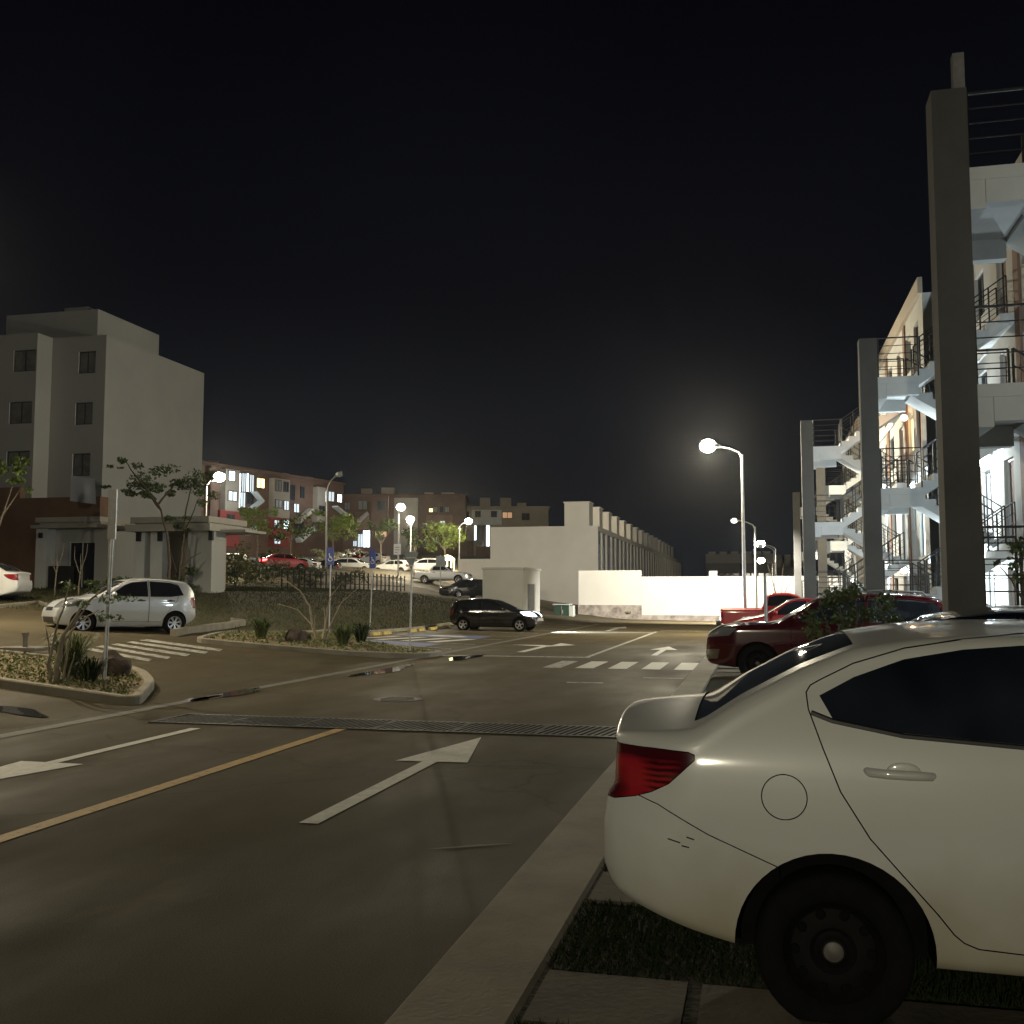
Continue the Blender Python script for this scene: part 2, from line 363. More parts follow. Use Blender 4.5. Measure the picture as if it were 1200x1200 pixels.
# ================================================================== CARS
def lerp_prof(pr, v):
    if v <= pr[0][0]: return pr[0][1]
    for (a, b_), (c, d) in zip(pr, pr[1:]):
        if v <= c: return b_ + (d - b_) * (v - a) / max(1e-9, c - a)
    return pr[-1][1]
def smooth_prof(pr, v, w):
    return sum(lerp_prof(pr, v + w * k / 3) * g_ for k, g_ in zip(range(-3, 4), (.05, .12, .2, .26, .2, .12, .05)))
class Body:
    def __init__(s, L, W, top, sec, bot, rear=(.5, .26), front=(.85, .34), rsh=None, fsh=None, rt=.10, sm=.07, ns=84, crown=.03, re=.07):
        s.__dict__.update(locals())
    def w(s, x):
        dr, ar = s.rear; df, af = s.front; q = 1
        if x < dr: q *= 1 - ar * (max(0, dr - x) / dr) ** 2.3
        if x > s.L - df: q *= 1 - af * (max(0, x - (s.L - df)) / df) ** 2.3
        return s.W * q
    def sy(s, x, z): return s.w(x) * smooth_prof(s.sec, z, .05)
    def shift(s, x, z):
        d = 0
        if s.rsh and x < .6: d += lerp_prof(s.rsh, z) * (1 - x / .6) ** 2
        if s.fsh and x > s.L - .7: d += lerp_prof(s.fsh, z) * (1 - (s.L - x) / .7) ** 2
        return d
    def solid(s):
        L, re = s.L, s.re
        xs = [0, re * .08, re * .3, re * .6, re] + [re + (L - 2 * re) * i / s.ns for i in range(1, s.ns)] + [L - re, L - re * .6, L - re * .3, L - re * .08, L]
        rings = []; NS, NC, NT = 22, 6, 8
        for x in xs:
            e = min(x, L - x); ins = re - math.sqrt(max(0, re * re - (re - e) ** 2)) if e < re else 0
            zt = smooth_prof(s.top, x, s.sm) - ins; zb = smooth_prof(s.bot, x, .05) + ins * .8
            rt = min(s.rt, (zt - zb) * .3); rb = .05; zc = zt - s.crown; half = []
            wi = s.w(x) - ins
            Y = lambda z: wi * smooth_prof(s.sec, z, .05)
            y0 = Y(zb + rb)
            half.append((0, zb))
            for k in range(1, 4): half.append(((y0 - rb) * k / 3, zb))
            half.append((y0 - rb * .3, zb + rb * .3))
            for k in range(NS + 1):
                z = zb + rb + (zc - rt - zb - rb) * k / NS; half.append((Y(z), z))
            y1 = Y(zc - rt)
            for k in range(1, NC + 1):
                t = math.pi / 2 * k / NC; half.append((y1 - rt * 1.15 + rt * 1.15 * math.cos(t), zc - rt + rt * math.sin(t)))
            ye = y1 - rt * 1.15
            for k in range(1, NT + 1):
                y = ye * (1 - k / NT); half.append((y, zt - s.crown * (y / ye) ** 2))
            ring = half + [(-y, z) for y, z in half[-2:0:-1]]
            rings.append([(x + s.shift(x, z), y, z) for y, z in ring])
        b_ = MB(); n = len(rings[0]); vs = [p_ for r_ in rings for p_ in r_]; fs = []
        for i in range(len(rings) - 1):
            for k in range(n): fs.append((i * n + k, i * n + (k + 1) % n, (i + 1) * n + (k + 1) % n, (i + 1) * n + k))
        # fan the two ends so they stay smooth
        for ri, rev in ((0, 1), (len(rings) - 1, 0)):
            c = Vector((0, 0, 0))
            for p_ in rings[ri]: c += Vector(p_)
            ci = len(vs); vs.append(tuple(c / n))
            for k in range(n):
                f = (ri * n + k, ri * n + (k + 1) % n, ci); fs.append(f[::-1] if rev else f)
        me = bpy.data.meshes.new('solid'); me.from_pydata(vs, [], fs)
        bm = bmesh.new(); bm.from_mesh(me); bmesh.ops.recalc_face_normals(bm, faces=bm.faces); bm.to_mesh(me); bm.free()
        s.me = me; me.calc_loop_triangles(); me.update()
        tris = [tuple(t.vertices) for t in me.loop_triangles]; co = [v.co.copy() for v in me.vertices]
        s.bvh = BVHTree.FromPolygons(co, tris); s.tris = tris; s.co = co; s.no = [v.normal.copy() for v in me.vertices]
        return me
    def finish(s, me, name, mats, parent, tol=.012):
        me.materials.clear()
        for q in mats: me.materials.append(q)
        me.polygons.foreach_set('use_smooth', [True] * len(me.polygons))
        nrm = [None] * len(me.loops)
        from mathutils.interpolate import poly_3d_calc
        mi = []
        for pl in me.polygons:
            h = s.bvh.find_nearest(pl.center); ok = h[0] is not None and h[3] < tol and pl.normal.dot(h[1]) > .6
            mi.append(0 if ok or len(mats) == 1 else 1)
            for li in pl.loop_indices:
                n_ = pl.normal
                if ok:
                    p_ = me.vertices[me.loops[li].vertex_index].co; hh = s.bvh.find_nearest(p_)
                    t = s.tris[hh[2]]; w_ = poly_3d_calc([s.co[i] for i in t], hh[0])
                    q = s.no[t[0]] * w_[0] + s.no[t[1]] * w_[1] + s.no[t[2]] * w_[2]
                    if q.length > .1 and q.normalized().dot(pl.normal) > .55: n_ = q.normalized()
                nrm[li] = n_
        me.polygons.foreach_set('material_index', mi)
        me.normals_split_custom_set(nrm); me.update()
        o = bpy.data.objects.new(name, me); col.objects.link(o)
        if parent: o.parent = parent
        return o
def mesh_of(b_):
    me = bpy.data.meshes.new('cut'); me.from_pydata(b_.v, [], b_.f)
    bm = bmesh.new(); bm.from_mesh(me); bmesh.ops.recalc_face_normals(bm, faces=bm.faces); bm.to_mesh(me); bm.free(); return me
def boolean(a, b_, op):
    oa = bpy.data.objects.new('a', a); ob = bpy.data.objects.new('b', b_); col.objects.link(oa); col.objects.link(ob)
    md = oa.modifiers.new('m', 'BOOLEAN'); md.object = ob; md.operation = op; md.solver = 'EXACT'
    dg = bpy.context.evaluated_depsgraph_get(); r_ = bpy.data.meshes.new_from_object(oa.evaluated_get(dg))
    bpy.data.objects.remove(oa); bpy.data.objects.remove(ob); return r_
def prism_y(poly, y0, y1):
    b_ = MB(); n = len(poly)
    b_.add([(x, y0, z) for x, z in poly] + [(x, y1, z) for x, z in poly], [tuple(range(n)), tuple(range(n, 2 * n))[::-1]] + [(i, i + n, (i + 1) % n + n, (i + 1) % n) for i in range(n)])
    return mesh_of(b_)
def prism_z(poly, z0, z1): b_ = MB(); b_.prism(poly, z0, z1); return mesh_of(b_)
def box_me(*a): b_ = MB(); b_.box(*a); return mesh_of(b_)
def disc(cx, cz, r_, n=40): return [(cx + r_ * math.cos(2 * math.pi * k / n), cz + r_ * math.sin(2 * math.pi * k / n)) for k in range(n)]
def wheel(parent, x, y, r_, w_, style, side):
    b_ = MB(); rr = r_ * .66; h = w_ / 2
    b_.lathe([(-h * .72, rr - .01), (-h * .95, rr + .012), (-h, r_ * .82), (-h * .97, r_ * .93), (-h * .8, r_ * .985), (-h * .5, r_), (h * .5, r_), (h * .8, r_ * .985), (h, r_ * .9), (h, rr), (h * .4, rr - .02), (-h * .3, rr - .02)], 40)
    t = b_.build('wheel', m['rubber'], parent, smooth=True, angle=40, fix=True); t.location = (x, y, r_)
    if side > 0: t.rotation_euler = (0, 0, math.pi)
    if style == 'steel':
        b_ = MB(); b_.lathe([(-h * .72, rr), (-h * .80, rr - .006), (-h * .55, rr - .02), (-h * .35, rr - .035), (-h * .45, rr * .80), (-h * .62, rr * .62), (-h * .60, rr * .45), (-h * .42, rr * .36), (-h * .50, .055), (-h * .62, .046), (-h * .62, .0005)], 40)
        b_.k = 1
        for k in range(10):
            a = 2 * math.pi * k / 10; c = (rr * .72 * math.cos(a), -h * .57, rr * .72 * math.sin(a)); b_.blob(c, .020, .012, .020, 10, 6)
        b_.build('rim', [m['steel_black'], m['well']], t, smooth=True, angle=30)
        b_ = MB(); b_.lathe([(-h * .60, .039), (-h * .70, .038), (-h * .74, .031), (-h * .75, .0005)], 24); b_.build('hub_cap', m['hubcap'], t, smooth=True)
    else:
        b_ = MB(); b_.lathe([(-h * .25, rr), (-h * .15, .0005)], 24); b_.build('brake_disc', m['steel_black'], t)
        b_ = MB(); b_.lathe([(-h * .72, rr + .004), (-h * .86, rr - .004), (-h * .80, rr - .02), (-h * .3, rr - .03)], 32)
        ns = 5 if style == 'alloy5' else 7
        for k in range(ns):
            a0 = 2 * math.pi * k / ns + .3
            for da in (-.13, .13):
                a = a0 + da; a2 = a0 + da * .9
                b_.beam((.03 * math.cos(a0), -h * .62, .03 * math.sin(a0)), ((rr - .012) * math.cos(a2), -h * .74, (rr - .012) * math.sin(a2)), .026, .022, (0, 1, 0))
        b_.lathe([(-h * .5, .062), (-h * .72, .056), (-h * .76, .0005)], 20)
        b_.build('rim', m['alloy'], t, smooth=True, angle=30)
    return t
def car(name, label, cat, B, C, paint_m, loc, heading, group=None):
    root = empty(name, loc, label, cat, heading, group)
    full = B.solid(); xr, xf, r_ = C['wheels']; rw = C.get('arch', r_ + .045)
    cur = full
    for x in (xr, xf):
        for s_ in (-1, 1):
            dp = B.W - .26
            ya, yb = (dp, 3) if s_ > 0 else (-3, -dp)
            arch = [(x + rw * math.cos(t), r_ + .01 + rw * math.sin(t)) for t in [math.pi * k / 24 for k in range(25)]] + [(x - rw - .0, -.5), (x + rw, -.5)]
            cur = boolean(cur, prism_y(arch, ya, yb), 'DIFFERENCE')
    if C.get('bed'):
        x0, x1, y_, z_ = C['bed']; cur = boolean(cur, box_me(x0, x1, -y_, y_, z_, 3), 'DIFFERENCE')
    dark = m['well']
    def cut(pm_in, pm_out, name_, mats, parent, mv=None):
        nonlocal cur
        piece = boolean(cur, pm_in, 'INTERSECT'); cur = boolean(cur, pm_out, 'DIFFERENCE')
        if not len(piece.polygons): return None
        if mv:
            for v in piece.vertices: v.co = mv(v.co)
        return B.finish(piece, name_, mats, parent)
    gl = C.get('glass', m['glass_dark'])
    for side_polys in C['windows']:
        pm = prism_y(side_polys, -2, 2); 
        cut(pm, pm.copy(), 'side_window', [gl], root, lambda c: Vector((c.x, c.y * .991, c.z)))
    for nm, poly, z_ in C['screens']:
        pm = prism_z(poly, z_, 3); cut(pm, pm.copy(), nm, [gl], root, lambda c: c - Vector((0, 0, .006)))
    for nm, poly, y_, mt in C.get('lamps', ()):
        for s_ in (-1, 1):
            q = (-2, -y_) if s_ < 0 else (y_, 2)
            cut(prism_y(poly, *q), prism_y(offset(poly, -.004), *q), nm, [mt, dark], root)
    for nm, box_, mt in C.get('boxes', ()):
        cut(box_me(*box_), box_me(*box_), nm, [mt, dark], root)
    for nm, poly in C.get('across', ()):
        cut(prism_y(offset(poly, .0022), -2, 2), prism_y(offset(poly, -.0022), -2, 2), nm, [paint_m, dark], root)
    doors = []
    for poly in C.get('doors', ()):
        for s_ in (-1, 1):
            q = (-2, -B.W * .55) if s_ < 0 else (B.W * .55, 2)
            d_ = cut(prism_y(offset(poly, C.get('gap', .004)), *q), prism_y(offset(poly, -C.get('gap', .004)), *q), 'door', [paint_m, dark], root); doors.append((d_, s_))
    for poly in C.get('flaps', ()):
        cut(prism_y(offset(poly, .0022), -2, -B.W * .6), prism_y(offset(poly, -.0022), -2, -B.W * .6), 'fuel_flap', [paint_m, dark], root)
    B.finish(cur, 'body', [paint_m, dark], root)
    for hx, hz, di in C.get('handles', ()):
        for s_ in (-1, 1):
            y = B.sy(hx, hz) * s_; b_ = MB(); k = C.get('hk', 1)
            b_.tube([(hx - .122 * k, y - s_ * .01, hz + .004), (hx - .112 * k, y + s_ * .022 * k, hz + .003), (hx - .05 * k, y + s_ * .034 * k, hz), (hx + .05 * k, y + s_ * .034 * k, hz - .002), (hx + .108 * k, y + s_ * .022 * k, hz - .005), (hx + .118 * k, y - s_ * .01, hz - .006)], [.015 * k, .0175 * k, .018 * k, .018 * k, .0165 * k, .014 * k], 10); b_.blob((hx + .012, y, hz + .008 * k), .062 * k, .007, .034 * k, 16, 8)
            par = [d_ for d_, q in doors if q == s_]
            b_.build('handle', m[C['handle_mat']] if 'handle_mat' in C else paint_m, par[di] if di < len(par) and par[di] else root, smooth=True, angle=180)
    for s_ in (-1, 1):
        if 'mirror' in C:
            mx, mz = C['mirror']; y = s_ * (B.sy(mx, mz) + .07); b_ = MB(); b_.blob((mx, y, mz), .07, .10, .075, 12, 8); b_.beam((mx, y, mz - .04), (mx + .02, s_ * B.sy(mx, mz - .06) * .97, mz - .07), .06, .03)
            b_.build('side_mirror', paint_m, root, smooth=True, angle=60)
        for x in (xr, xf): wheel(root, x, s_ * (B.w(x) * .985 - C.get('tw', .19) / 2 - .006), r_, C.get('tw', .19), C.get('style', 'alloy5'), s_)
    # dark floor tray closing the underside between the wheels
    b_ = MB(); b_.box(xr - r_ - .1, xf + r_ + .1, -(B.W - .30), B.W - .30, r_ * .75, r_ * 1.6); b_.build('underbody', m['well'], root)
    for nm, (x0, x1, y0, y1, z0, z1), mt in C.get('extra', ()):
        b_ = MB(); b_.box(x0, x1, y0, y1, z0, z1); b_.build(nm, mt, root)
    return root
# ------------------------------------------------------------------ the white saloon in front of the camera
sec_s = [(.2, .93), (.33, .965), (.6, .994), (.82, 1.0), (.97, .992), (1.05, .975), (1.14, .945), (1.28, .89), (1.45, .80), (1.56, .72)]
B0 = Body(4.3, .87, [(-.2, 1.128), (.03, 1.138), (.10, 1.148), (.35, 1.168), (.42, 1.188), (.58, 1.293), (.82, 1.420), (1.03, 1.502), (1.27, 1.54), (1.54, 1.557), (1.85, 1.56), (2.2, 1.545), (2.5, 1.49), (2.8, 1.32), (3.2, 1.07), (3.4, 1.02), (3.8, .95), (4.1, .86), (4.3, .72)],
          sec_s, [(0, .44), (.12, .40), (.35, .335), (.56, .285), (1.25, .255), (3.6, .22), (4.1, .24), (4.3, .30)],
          rear=(.42, .17), rsh=[(.3, .10), (.42, .05), (.56, .0), (.72, .0), (.84, .02), (.88, .05), (1.05, .055), (1.14, .0), (1.2, -.0)], fsh=[(.3, -.1), (.5, 0), (.8, -.12)], rt=.075, ns=120, crown=.045, re=.048, sm=.035)
win_r = [(.884, 1.272), (.93, 1.187), (1.19, 1.139), (1.60, 1.112), (1.93, 1.10), (1.93, 1.478), (1.65, 1.474), (1.435, 1.456), (1.214, 1.416), (1.02, 1.345)]
win_f = [(1.99, 1.10), (2.88, 1.06), (2.9, 1.10), (2.55, 1.38), (2.3, 1.46), (1.99, 1.478)]
door_r = [(.834, 1.283), (.84, 1.22), (.89, 1.073), (.95, .914), (1.054, .743), (1.172, .608), (1.289, .475), (1.346, .402), (1.38, .374), (1.43, .355), (1.58, .347), (1.955, .345), (1.955, 1.53), (1.66, 1.516), (1.44, 1.495), (1.218, 1.459), (1.02, 1.398), (.89, 1.333), (.85, 1.31)]
door_f = [(1.965, .345), (2.95, .345), (3.0, .5), (3.0, .95), (2.93, 1.10), (2.58, 1.42), (2.3, 1.50), (1.965, 1.53)]
lampA = [(-.3, 1.048), (.0, 1.05), (.24, 1.047), (.37, 1.039), (.392, 1.030), (.392, 1.012), (.29, .917), (.22, .88), (.15, .855), (.06, .836), (-.3, .832)]
C0 = dict(wheels=(.912, 3.42, .298), arch=.372, windows=[win_r, win_f], glass=m['tint'],
          screens=[('rear_window', [(.385, -.66), (1.035, -.565), (1.035, .565), (.385, .66)], 1.0), ('windscreen', [(2.53, -.56), (3.17, -.68), (3.17, .68), (2.53, .56)], .98)],
          lamps=[('tail_lamp', lampA, .47, m['tail_ribbed']), ('headlamp', [(3.85, .80), (4.1, .66), (4.5, .62), (4.5, .78), (4.1, .86)], .42, m['headlamp'])],
          across=[('rear_bumper', [(-.3, .828), (.06, .832), (.165, .858), (.246, .832), (.446, .726), (.72, .612), (.72, .05), (-.3, .05)])],
          doors=[door_r, door_f], gap=.0026, flaps=[disc(.739, .885, .086)], handles=[(1.17, .992, 0), (2.25, .96, 1)], mirror=(2.86, 1.12), style='steel', tw=.185)
near = car('saloon_car', 'dusty white saloon car parked in front, rear towards the road', 'car', B0, C0, m['white_paint'], (-.66, 5.07, .005), 0)
def strip(parent, name, B, pts, rad, mat, side=-1, off=.0):
    b_ = MB(); d = dense(pts, .06, closed=False); b_.tube([(x, side * (B.sy(x, z) + off), z) for x, z in d], rad, 6); return b_.build(name, mat, parent, smooth=True)
for s_ in (-1, 1): strip(near, 'window_trim', B0, [(.85, 1.206), (.93, 1.176), (1.19, 1.128), (1.60, 1.101), (2.9, 1.055)], .011, m['plastic'], s_, -.002)
b_ = MB()
for (x0, z0, x1, z1) in ((.285, .700, .335, .688), (.36, .712, .39, .704), (.34, .677, .37, .672)):
    b_.tube([(x0, -B0.sy(x0, z0) - .0005, z0), (x1, -B0.sy(x1, z1) - .0005, z1)], .0028, 5)
b_.build('scratch', m['plastic'], near)
# ------------------------------------------------------------------ the other cars
sec_h = [(.18, .90), (.35, .97), (.6, 1.0), (.85, .995), (1.0, .965), (1.2, .89), (1.45, .77), (1.7, .70)]
def sc_(pts, fx, fz): return [(x * fx, z * fz) for x, z in pts]
def hatch(L, H, W, paint_m, **kw):
    fx, fz = L / 3.78, H / 1.52
    S = lambda p_: sc_(p_, fx, fz)
    B = Body(L, W, S([(0, 1.02), (.05, 1.14), (.16, 1.34), (.30, 1.455), (.6, 1.495), (1.0, 1.52), (1.5, 1.52), (1.95, 1.45), (2.3, 1.28), (2.72, 1.05), (2.92, 1.0), (3.3, .95), (3.6, .86), (3.78, .72)]), [(z * fz, f) for z, f in sec_h],
             S([(0, .40), (.3, .26), (.8, .2), (3.2, .18), (3.78, .26)]), rear=(.6, .28), front=(.6, .24), rsh=[(.3 * fz, .03), (.5 * fz, -.04), (.8 * fz, .0), (1.5 * fz, .0)], fsh=[(.2, -.06), (.45 * fz, .0), (.8 * fz, -.06)], ns=64, re=.08)
    C = dict(wheels=(.66 * fx, 3.10 * fx, .295), windows=[S([(.43, 1.06), (.56, 1.33), (.80, 1.395), (1.37, 1.42), (1.37, 1.0), (.8, 1.01)]), S([(1.43, 1.0), (2.42, 1.0), (2.44, 1.04), (2.05, 1.30), (1.85, 1.38), (1.43, 1.42)])],
             screens=[('rear_window', [(.02 * fx, -.55 * W), (.26 * fx, -.52 * W), (.26 * fx, .52 * W), (.02 * fx, .55 * W)], 1.08 * fz), ('windscreen', [(2.0 * fx, -.64 * W), (2.72 * fx, -.76 * W), (2.72 * fx, .76 * W), (2.0 * fx, .64 * W)], .97 * fz)],
             lamps=[('headlamp', S([(3.12, .90), (3.3, .74), (4, .64), (4, .80), (3.4, .93)]), .40 * W, kw.get('head', m['headlamp'])), ('tail_lamp', S([(-.2, .98), (.18, 1.0), (.24, .9), (.13, .72), (-.2, .72)]), .60 * W, kw.get('taill', m['tail']))],
             boxes=[('grille', (L - .25, L + .2, -.36 * W, .36 * W, .60 * fz, .70 * fz), m['plastic']), ('air_intake', (L - .3, L + .2, -.55 * W, .55 * W, .28 * fz, .44 * fz), m['plastic'])],
             doors=[S([(.62, .92), (.80, .70), (.98, .42), (1.06, .33), (1.395, .33), (1.395, 1.46), (.82, 1.44), (.60, 1.36), (.55, 1.2)]), S([(1.41, .33), (2.36, .33), (2.44, .5), (2.50, 1.02), (2.08, 1.35), (1.85, 1.43), (1.41, 1.46)])],
             handles=[(.80 * fx, .90 * fz, 0), (1.62 * fx, .90 * fz, 1)], mirror=(2.36 * fx, 1.05 * fz), style=kw.get('style', 'alloy5'), hk=.85, handle_mat='plastic')
    return B, C
def at_ground(px, py, D): p_ = at(px, py, D); return p_
# silver hatchback crossing at the left
B1, C1 = hatch(3.78, 1.53, .83, m['car_silver'], style='alloy7')
rw = at(204, 741, 28.3); hd = math.atan2(-.80, -.60)
fwd = Vector((math.cos(hd), math.sin(hd), 0)); lft = Vector((-fwd.y, fwd.x, 0))
pos = Vector((rw.x, rw.y, 0)) - fwd * .66 - lft * .78; pos.z = .565
silver = car('hatchback_car', 'silver hatchback with dark windows stopped beside the striped crossing', 'car', B1, C1, m['car_silver'], pos, hd)
silver.rotation_euler = (0, R(-1.2), hd)
# black hatchback with its headlights on
B2, C2 = hatch(4.06, 1.45, .85, m['car_black'], head=m['headlamp_on'], style='alloy5')
black = car('hatchback_car', 'glossy black hatchback with headlights on, backed up to the wheel stops', 'car', B2, C2, m['car_black'], (-13.55, 45.0, .03), R(-3))
for s_ in (-1, 1): lamp('SPOT', (4.15, s_ * .55, .62), 2200, (.78, .9, 1), black, .06, (1, 0, -.22), 80, .5)
# dark blue hatchback hidden behind the white saloon
B3, C3 = hatch(4.0, 1.56, .86, m['car_navy'])
car('hatchback_car', 'dark blue car just beyond the white saloon, only its roof showing', 'car', B3, C3, m['car_navy'], (3.55, 9.9, .01), math.pi)
# maroon sport utility
S = lambda p_: p_
B4 = Body(4.65, .92, [(0, 1.05), (.05, 1.2), (.20, 1.45), (.40, 1.62), (.9, 1.68), (1.6, 1.70), (2.2, 1.67), (2.6, 1.56), (3.0, 1.32), (3.25, 1.17), (3.45, 1.12), (4.0, 1.11), (4.4, 1.06), (4.65, .93)],
          [(.25, .93), (.4, .98), (.7, 1), (1.0, .985), (1.15, .95), (1.35, .87), (1.6, .78), (1.75, .72)], [(0, .45), (.3, .32), (.8, .27), (3.9, .25), (4.65, .34)], rear=(.6, .25), front=(.65, .21), fsh=[(.25, -.08), (.5, 0), (.9, -.03), (1.1, -.10)], ns=84, re=.08)
C4 = dict(wheels=(.92, 3.68, .36), windows=[[(.30, 1.25), (.48, 1.50), (.95, 1.57), (1.65, 1.58), (1.65, 1.14), (.9, 1.16)], [(1.72, 1.14), (2.95, 1.15), (2.97, 1.19), (2.55, 1.46), (2.2, 1.56), (1.72, 1.58)]],
          screens=[('rear_window', [(.03, -.56), (.36, -.52), (.36, .52), (.03, .56)], 1.22), ('windscreen', [(2.62, -.60), (3.22, -.70), (3.22, .70), (2.62, .60)], 1.14)],
          lamps=[('headlamp', [(4.05, 1.02), (4.2, .88), (4.9, .82), (4.9, .97), (4.35, 1.04)], .45, m['headlamp']), ('fog_lamp', [(4.38, .62), (4.42, .44), (4.9, .40), (4.9, .60)], .50, m['chrome']), ('tail_lamp', [(-.2, 1.1), (.3, 1.1), (.2, .9), (-.2, .88)], .55, m['tail'])],
          boxes=[('grille', (4.3, 5, -.44, .44, .72, .92), m['chrome']), ('air_intake', (4.3, 5, -.48, .48, .40, .58), m['plastic'])],
          doors=[[(.92, 1.1), (1.0, .86), (1.25, .62), (1.35, .42), (1.675, .42), (1.675, 1.62), (1.0, 1.6), (.85, 1.4)], [(1.695, .42), (2.95, .42), (3.05, .6), (3.06, 1.1), (2.6, 1.5), (2.2, 1.6), (1.695, 1.62)]],
          handles=[(1.1, 1.03, 0), (1.95, 1.02, 1)], mirror=(2.95, 1.22), style='steel', tw=.22, handle_mat='car_maroon')
suv = car('sport_utility_car', 'dark maroon sport utility car, bright chrome nose towards the road', 'car', B4, C4, m['car_maroon'], (3.62, 20.95, .01), math.pi)
for s_ in (-1, 1):
    b_ = MB(); b_.tube([(.6, s_ * .62, 1.63), (.68, s_ * .62, 1.70), (1.4, s_ * .62, 1.735), (2.2, s_ * .6, 1.70), (2.3, s_ * .6, 1.63)], .018, 8); b_.build('roof_rail', m['alloy'], suv, smooth=True)
# red saloon further along
def saloon(paint_m, z=.0, **kw):
    B = Body(4.3, .87, B0.top, sec_s, B0.bot, rear=(.55, .24), rsh=B0.rsh, fsh=B0.fsh, rt=.08, ns=60, re=.07)
    C = dict(C0); C.update(glass=m['glass_dark'], across=(), flaps=(), gap=.004, style='alloy5', lamps=[('tail_lamp', lampA, .47, kw.get('taill', m['tail'])), C0['lamps'][1]], boxes=[('grille', (4.1, 4.5, -.32, .32, .52, .66), m['plastic'])])
    return B, C
B5, C5 = saloon(m['car_red'])
car('saloon_car', 'bright red saloon between the maroon car and the red pickup', 'car', B5, C5, m['car_red'], (3.3, 31.6, .01), math.pi)
# red pickup, tailgate to the road
B6 = Body(5.2, .92, [(0, 1.08), (.05, 1.12), (1.55, 1.12), (1.60, 1.14), (1.68, 1.45), (1.78, 1.64), (2.0, 1.71), (2.6, 1.72), (2.95, 1.62), (3.55, 1.17), (3.75, 1.12), (4.7, 1.04), (5.05, .93), (5.2, .75)],
          [(.25, .94), (.5, 1), (1.0, .985), (1.15, .95), (1.35, .88), (1.6, .79), (1.75, .73)], [(0, .55), (.3, .46), (.9, .38), (4.3, .34), (5.2, .42)], rear=(.12, .04), front=(.7, .26), sm=.04, ns=84, re=.04, crown=.01)
C6 = dict(wheels=(1.05, 4.25, .38), windows=[[(1.78, 1.22), (1.86, 1.55), (2.2, 1.61), (2.6, 1.61), (2.9, 1.52), (3.3, 1.22)]], screens=[('windscreen', [(2.95, -.6), (3.52, -.7), (3.52, .7), (2.95, .6)], 1.15)], bed=(.07, 1.5, .76, .72),
          lamps=[('tail_lamp', [(-.1, 1.02), (.10, 1.02), (.10, .74), (-.1, .74)], .80, m['tail']), ('headlamp', [(4.7, .95), (5.4, .88), (5.4, .74), (4.85, .76)], .45, m['headlamp'])],
          boxes=[('grille', (5.0, 5.5, -.42, .42, .66, .88), m['plastic'])], doors=[[(1.7, .55), (2.95, .5), (3.15, .7), (3.2, 1.14), (2.9, 1.55), (2.6, 1.65), (1.9, 1.62), (1.76, 1.3)]], handles=[(1.95, 1.02, 0)], mirror=(3.05, 1.22), tw=.24,
          extra=[('rear_bumper', (-.16, .0, -.86, .86, .45, .62), m['plastic'])], handle_mat='plastic')
pick = car('pickup_truck', 'red pickup truck with its open bed and tailgate towards the road', 'pickup', B6, C6, m['car_red'], (-1.5, 41.6, .01), 0)
# white saloon cut by the left edge
B7, C7 = saloon(m['car_white'])
hw = R(196); f7 = Vector((math.cos(hw), math.sin(hw), 0)); p7 = at(27, 707, 35.5)
w7 = car('saloon_car', 'white saloon cut by the left edge, its tail lamp showing', 'car', B7, C7, m['car_white'], (p7.x - .75, p7.y + 1.0, p7.z - .03), hw)
# cars on the upper roads, copies of the ones above in other paints
def repaint(root, name, label, old, new, loc, hd, taill=None, cat='car'):
    c = copy_tree(root, None); c.name = name; c.location = loc; c.rotation_euler = (0, 0, hd); tag(c, label, cat)
    if 'group' in c: del c['group']
    st = list(c.children)
    while st:
        o = st.pop(); st += list(o.children)
        if o.type != 'MESH': continue
        if any(q and (q.name == old or (taill and q.name == 'tail') or q.name == 'headlamp_on') for q in o.data.materials):
            o.data = o.data.copy()
            for i, q in enumerate(o.data.materials):
                if q.name == old: o.data.materials[i] = m[new]
                if taill and q.name == 'tail': o.data.materials[i] = m[taill]
                if q.name == 'headlamp_on': o.data.materials[i] = m['headlamp']
    for o in list(c.children):
        if o.type == 'LIGHT': bpy.data.objects.remove(o)
    return c
def far_car(root, name, label, old, new, px, py, D, deg, taill=None, dz=0, back=.5, cat='car'):
    p_ = at(px, py, D); hd_ = R(deg); f_ = Vector((math.cos(hd_), math.sin(hd_), 0)); L = 4.1
    return repaint(root, name, label, old, new, Vector((p_.x, p_.y, p_.z + dz)) - f_ * L * back, hd_, taill, cat)
far_car(black, 'hatchback_car', 'dark hatchback coming down the slope beside the white boundary wall', 'car_black', 'car_black', 545, 701, 77, 235)
far_car(suv, 'sport_utility_car', 'white sport utility car between the two blue disabled parking signs', 'car_maroon', 'car_white', 414, 672, 112, 0)
far_car(black, 'hatchback_car', 'white hatchback just right of the second blue disabled parking sign', 'car_black', 'car_white', 459, 672, 110, 180)
far_car(silver, 'hatchback_car', 'white hatchback half hidden by the back of the triangular sign', 'car_silver', 'car_white', 481, 671, 118, 190)
far_car(w7, 'saloon_car', 'white saloon behind the dark hedge, left of the unlit lamp post', 'car_white', 'car_white', 352, 672, 104, 180)
far_car(w7, 'saloon_car', 'red saloon with glowing brake lights above the hedge beside the portico', 'car_white', 'car_red', 316, 672, 92, 40, 'tail_on', back=.2, dz=.25)
far_car(black, 'hatchback_car', 'black hatchback parked beside the car with brake lights', 'car_black', 'car_black', 334, 676, 97, 170)
far_car(silver, 'hatchback_car', 'white round-backed hatchback seen past the right gatehouse pillar', 'car_silver', 'car_white', 257, 673, 74, 215)
far_car(w7, 'saloon_car', 'maroon saloon in the row behind the white sport utility car', 'car_white', 'car_maroon', 412, 661, 128, 160)
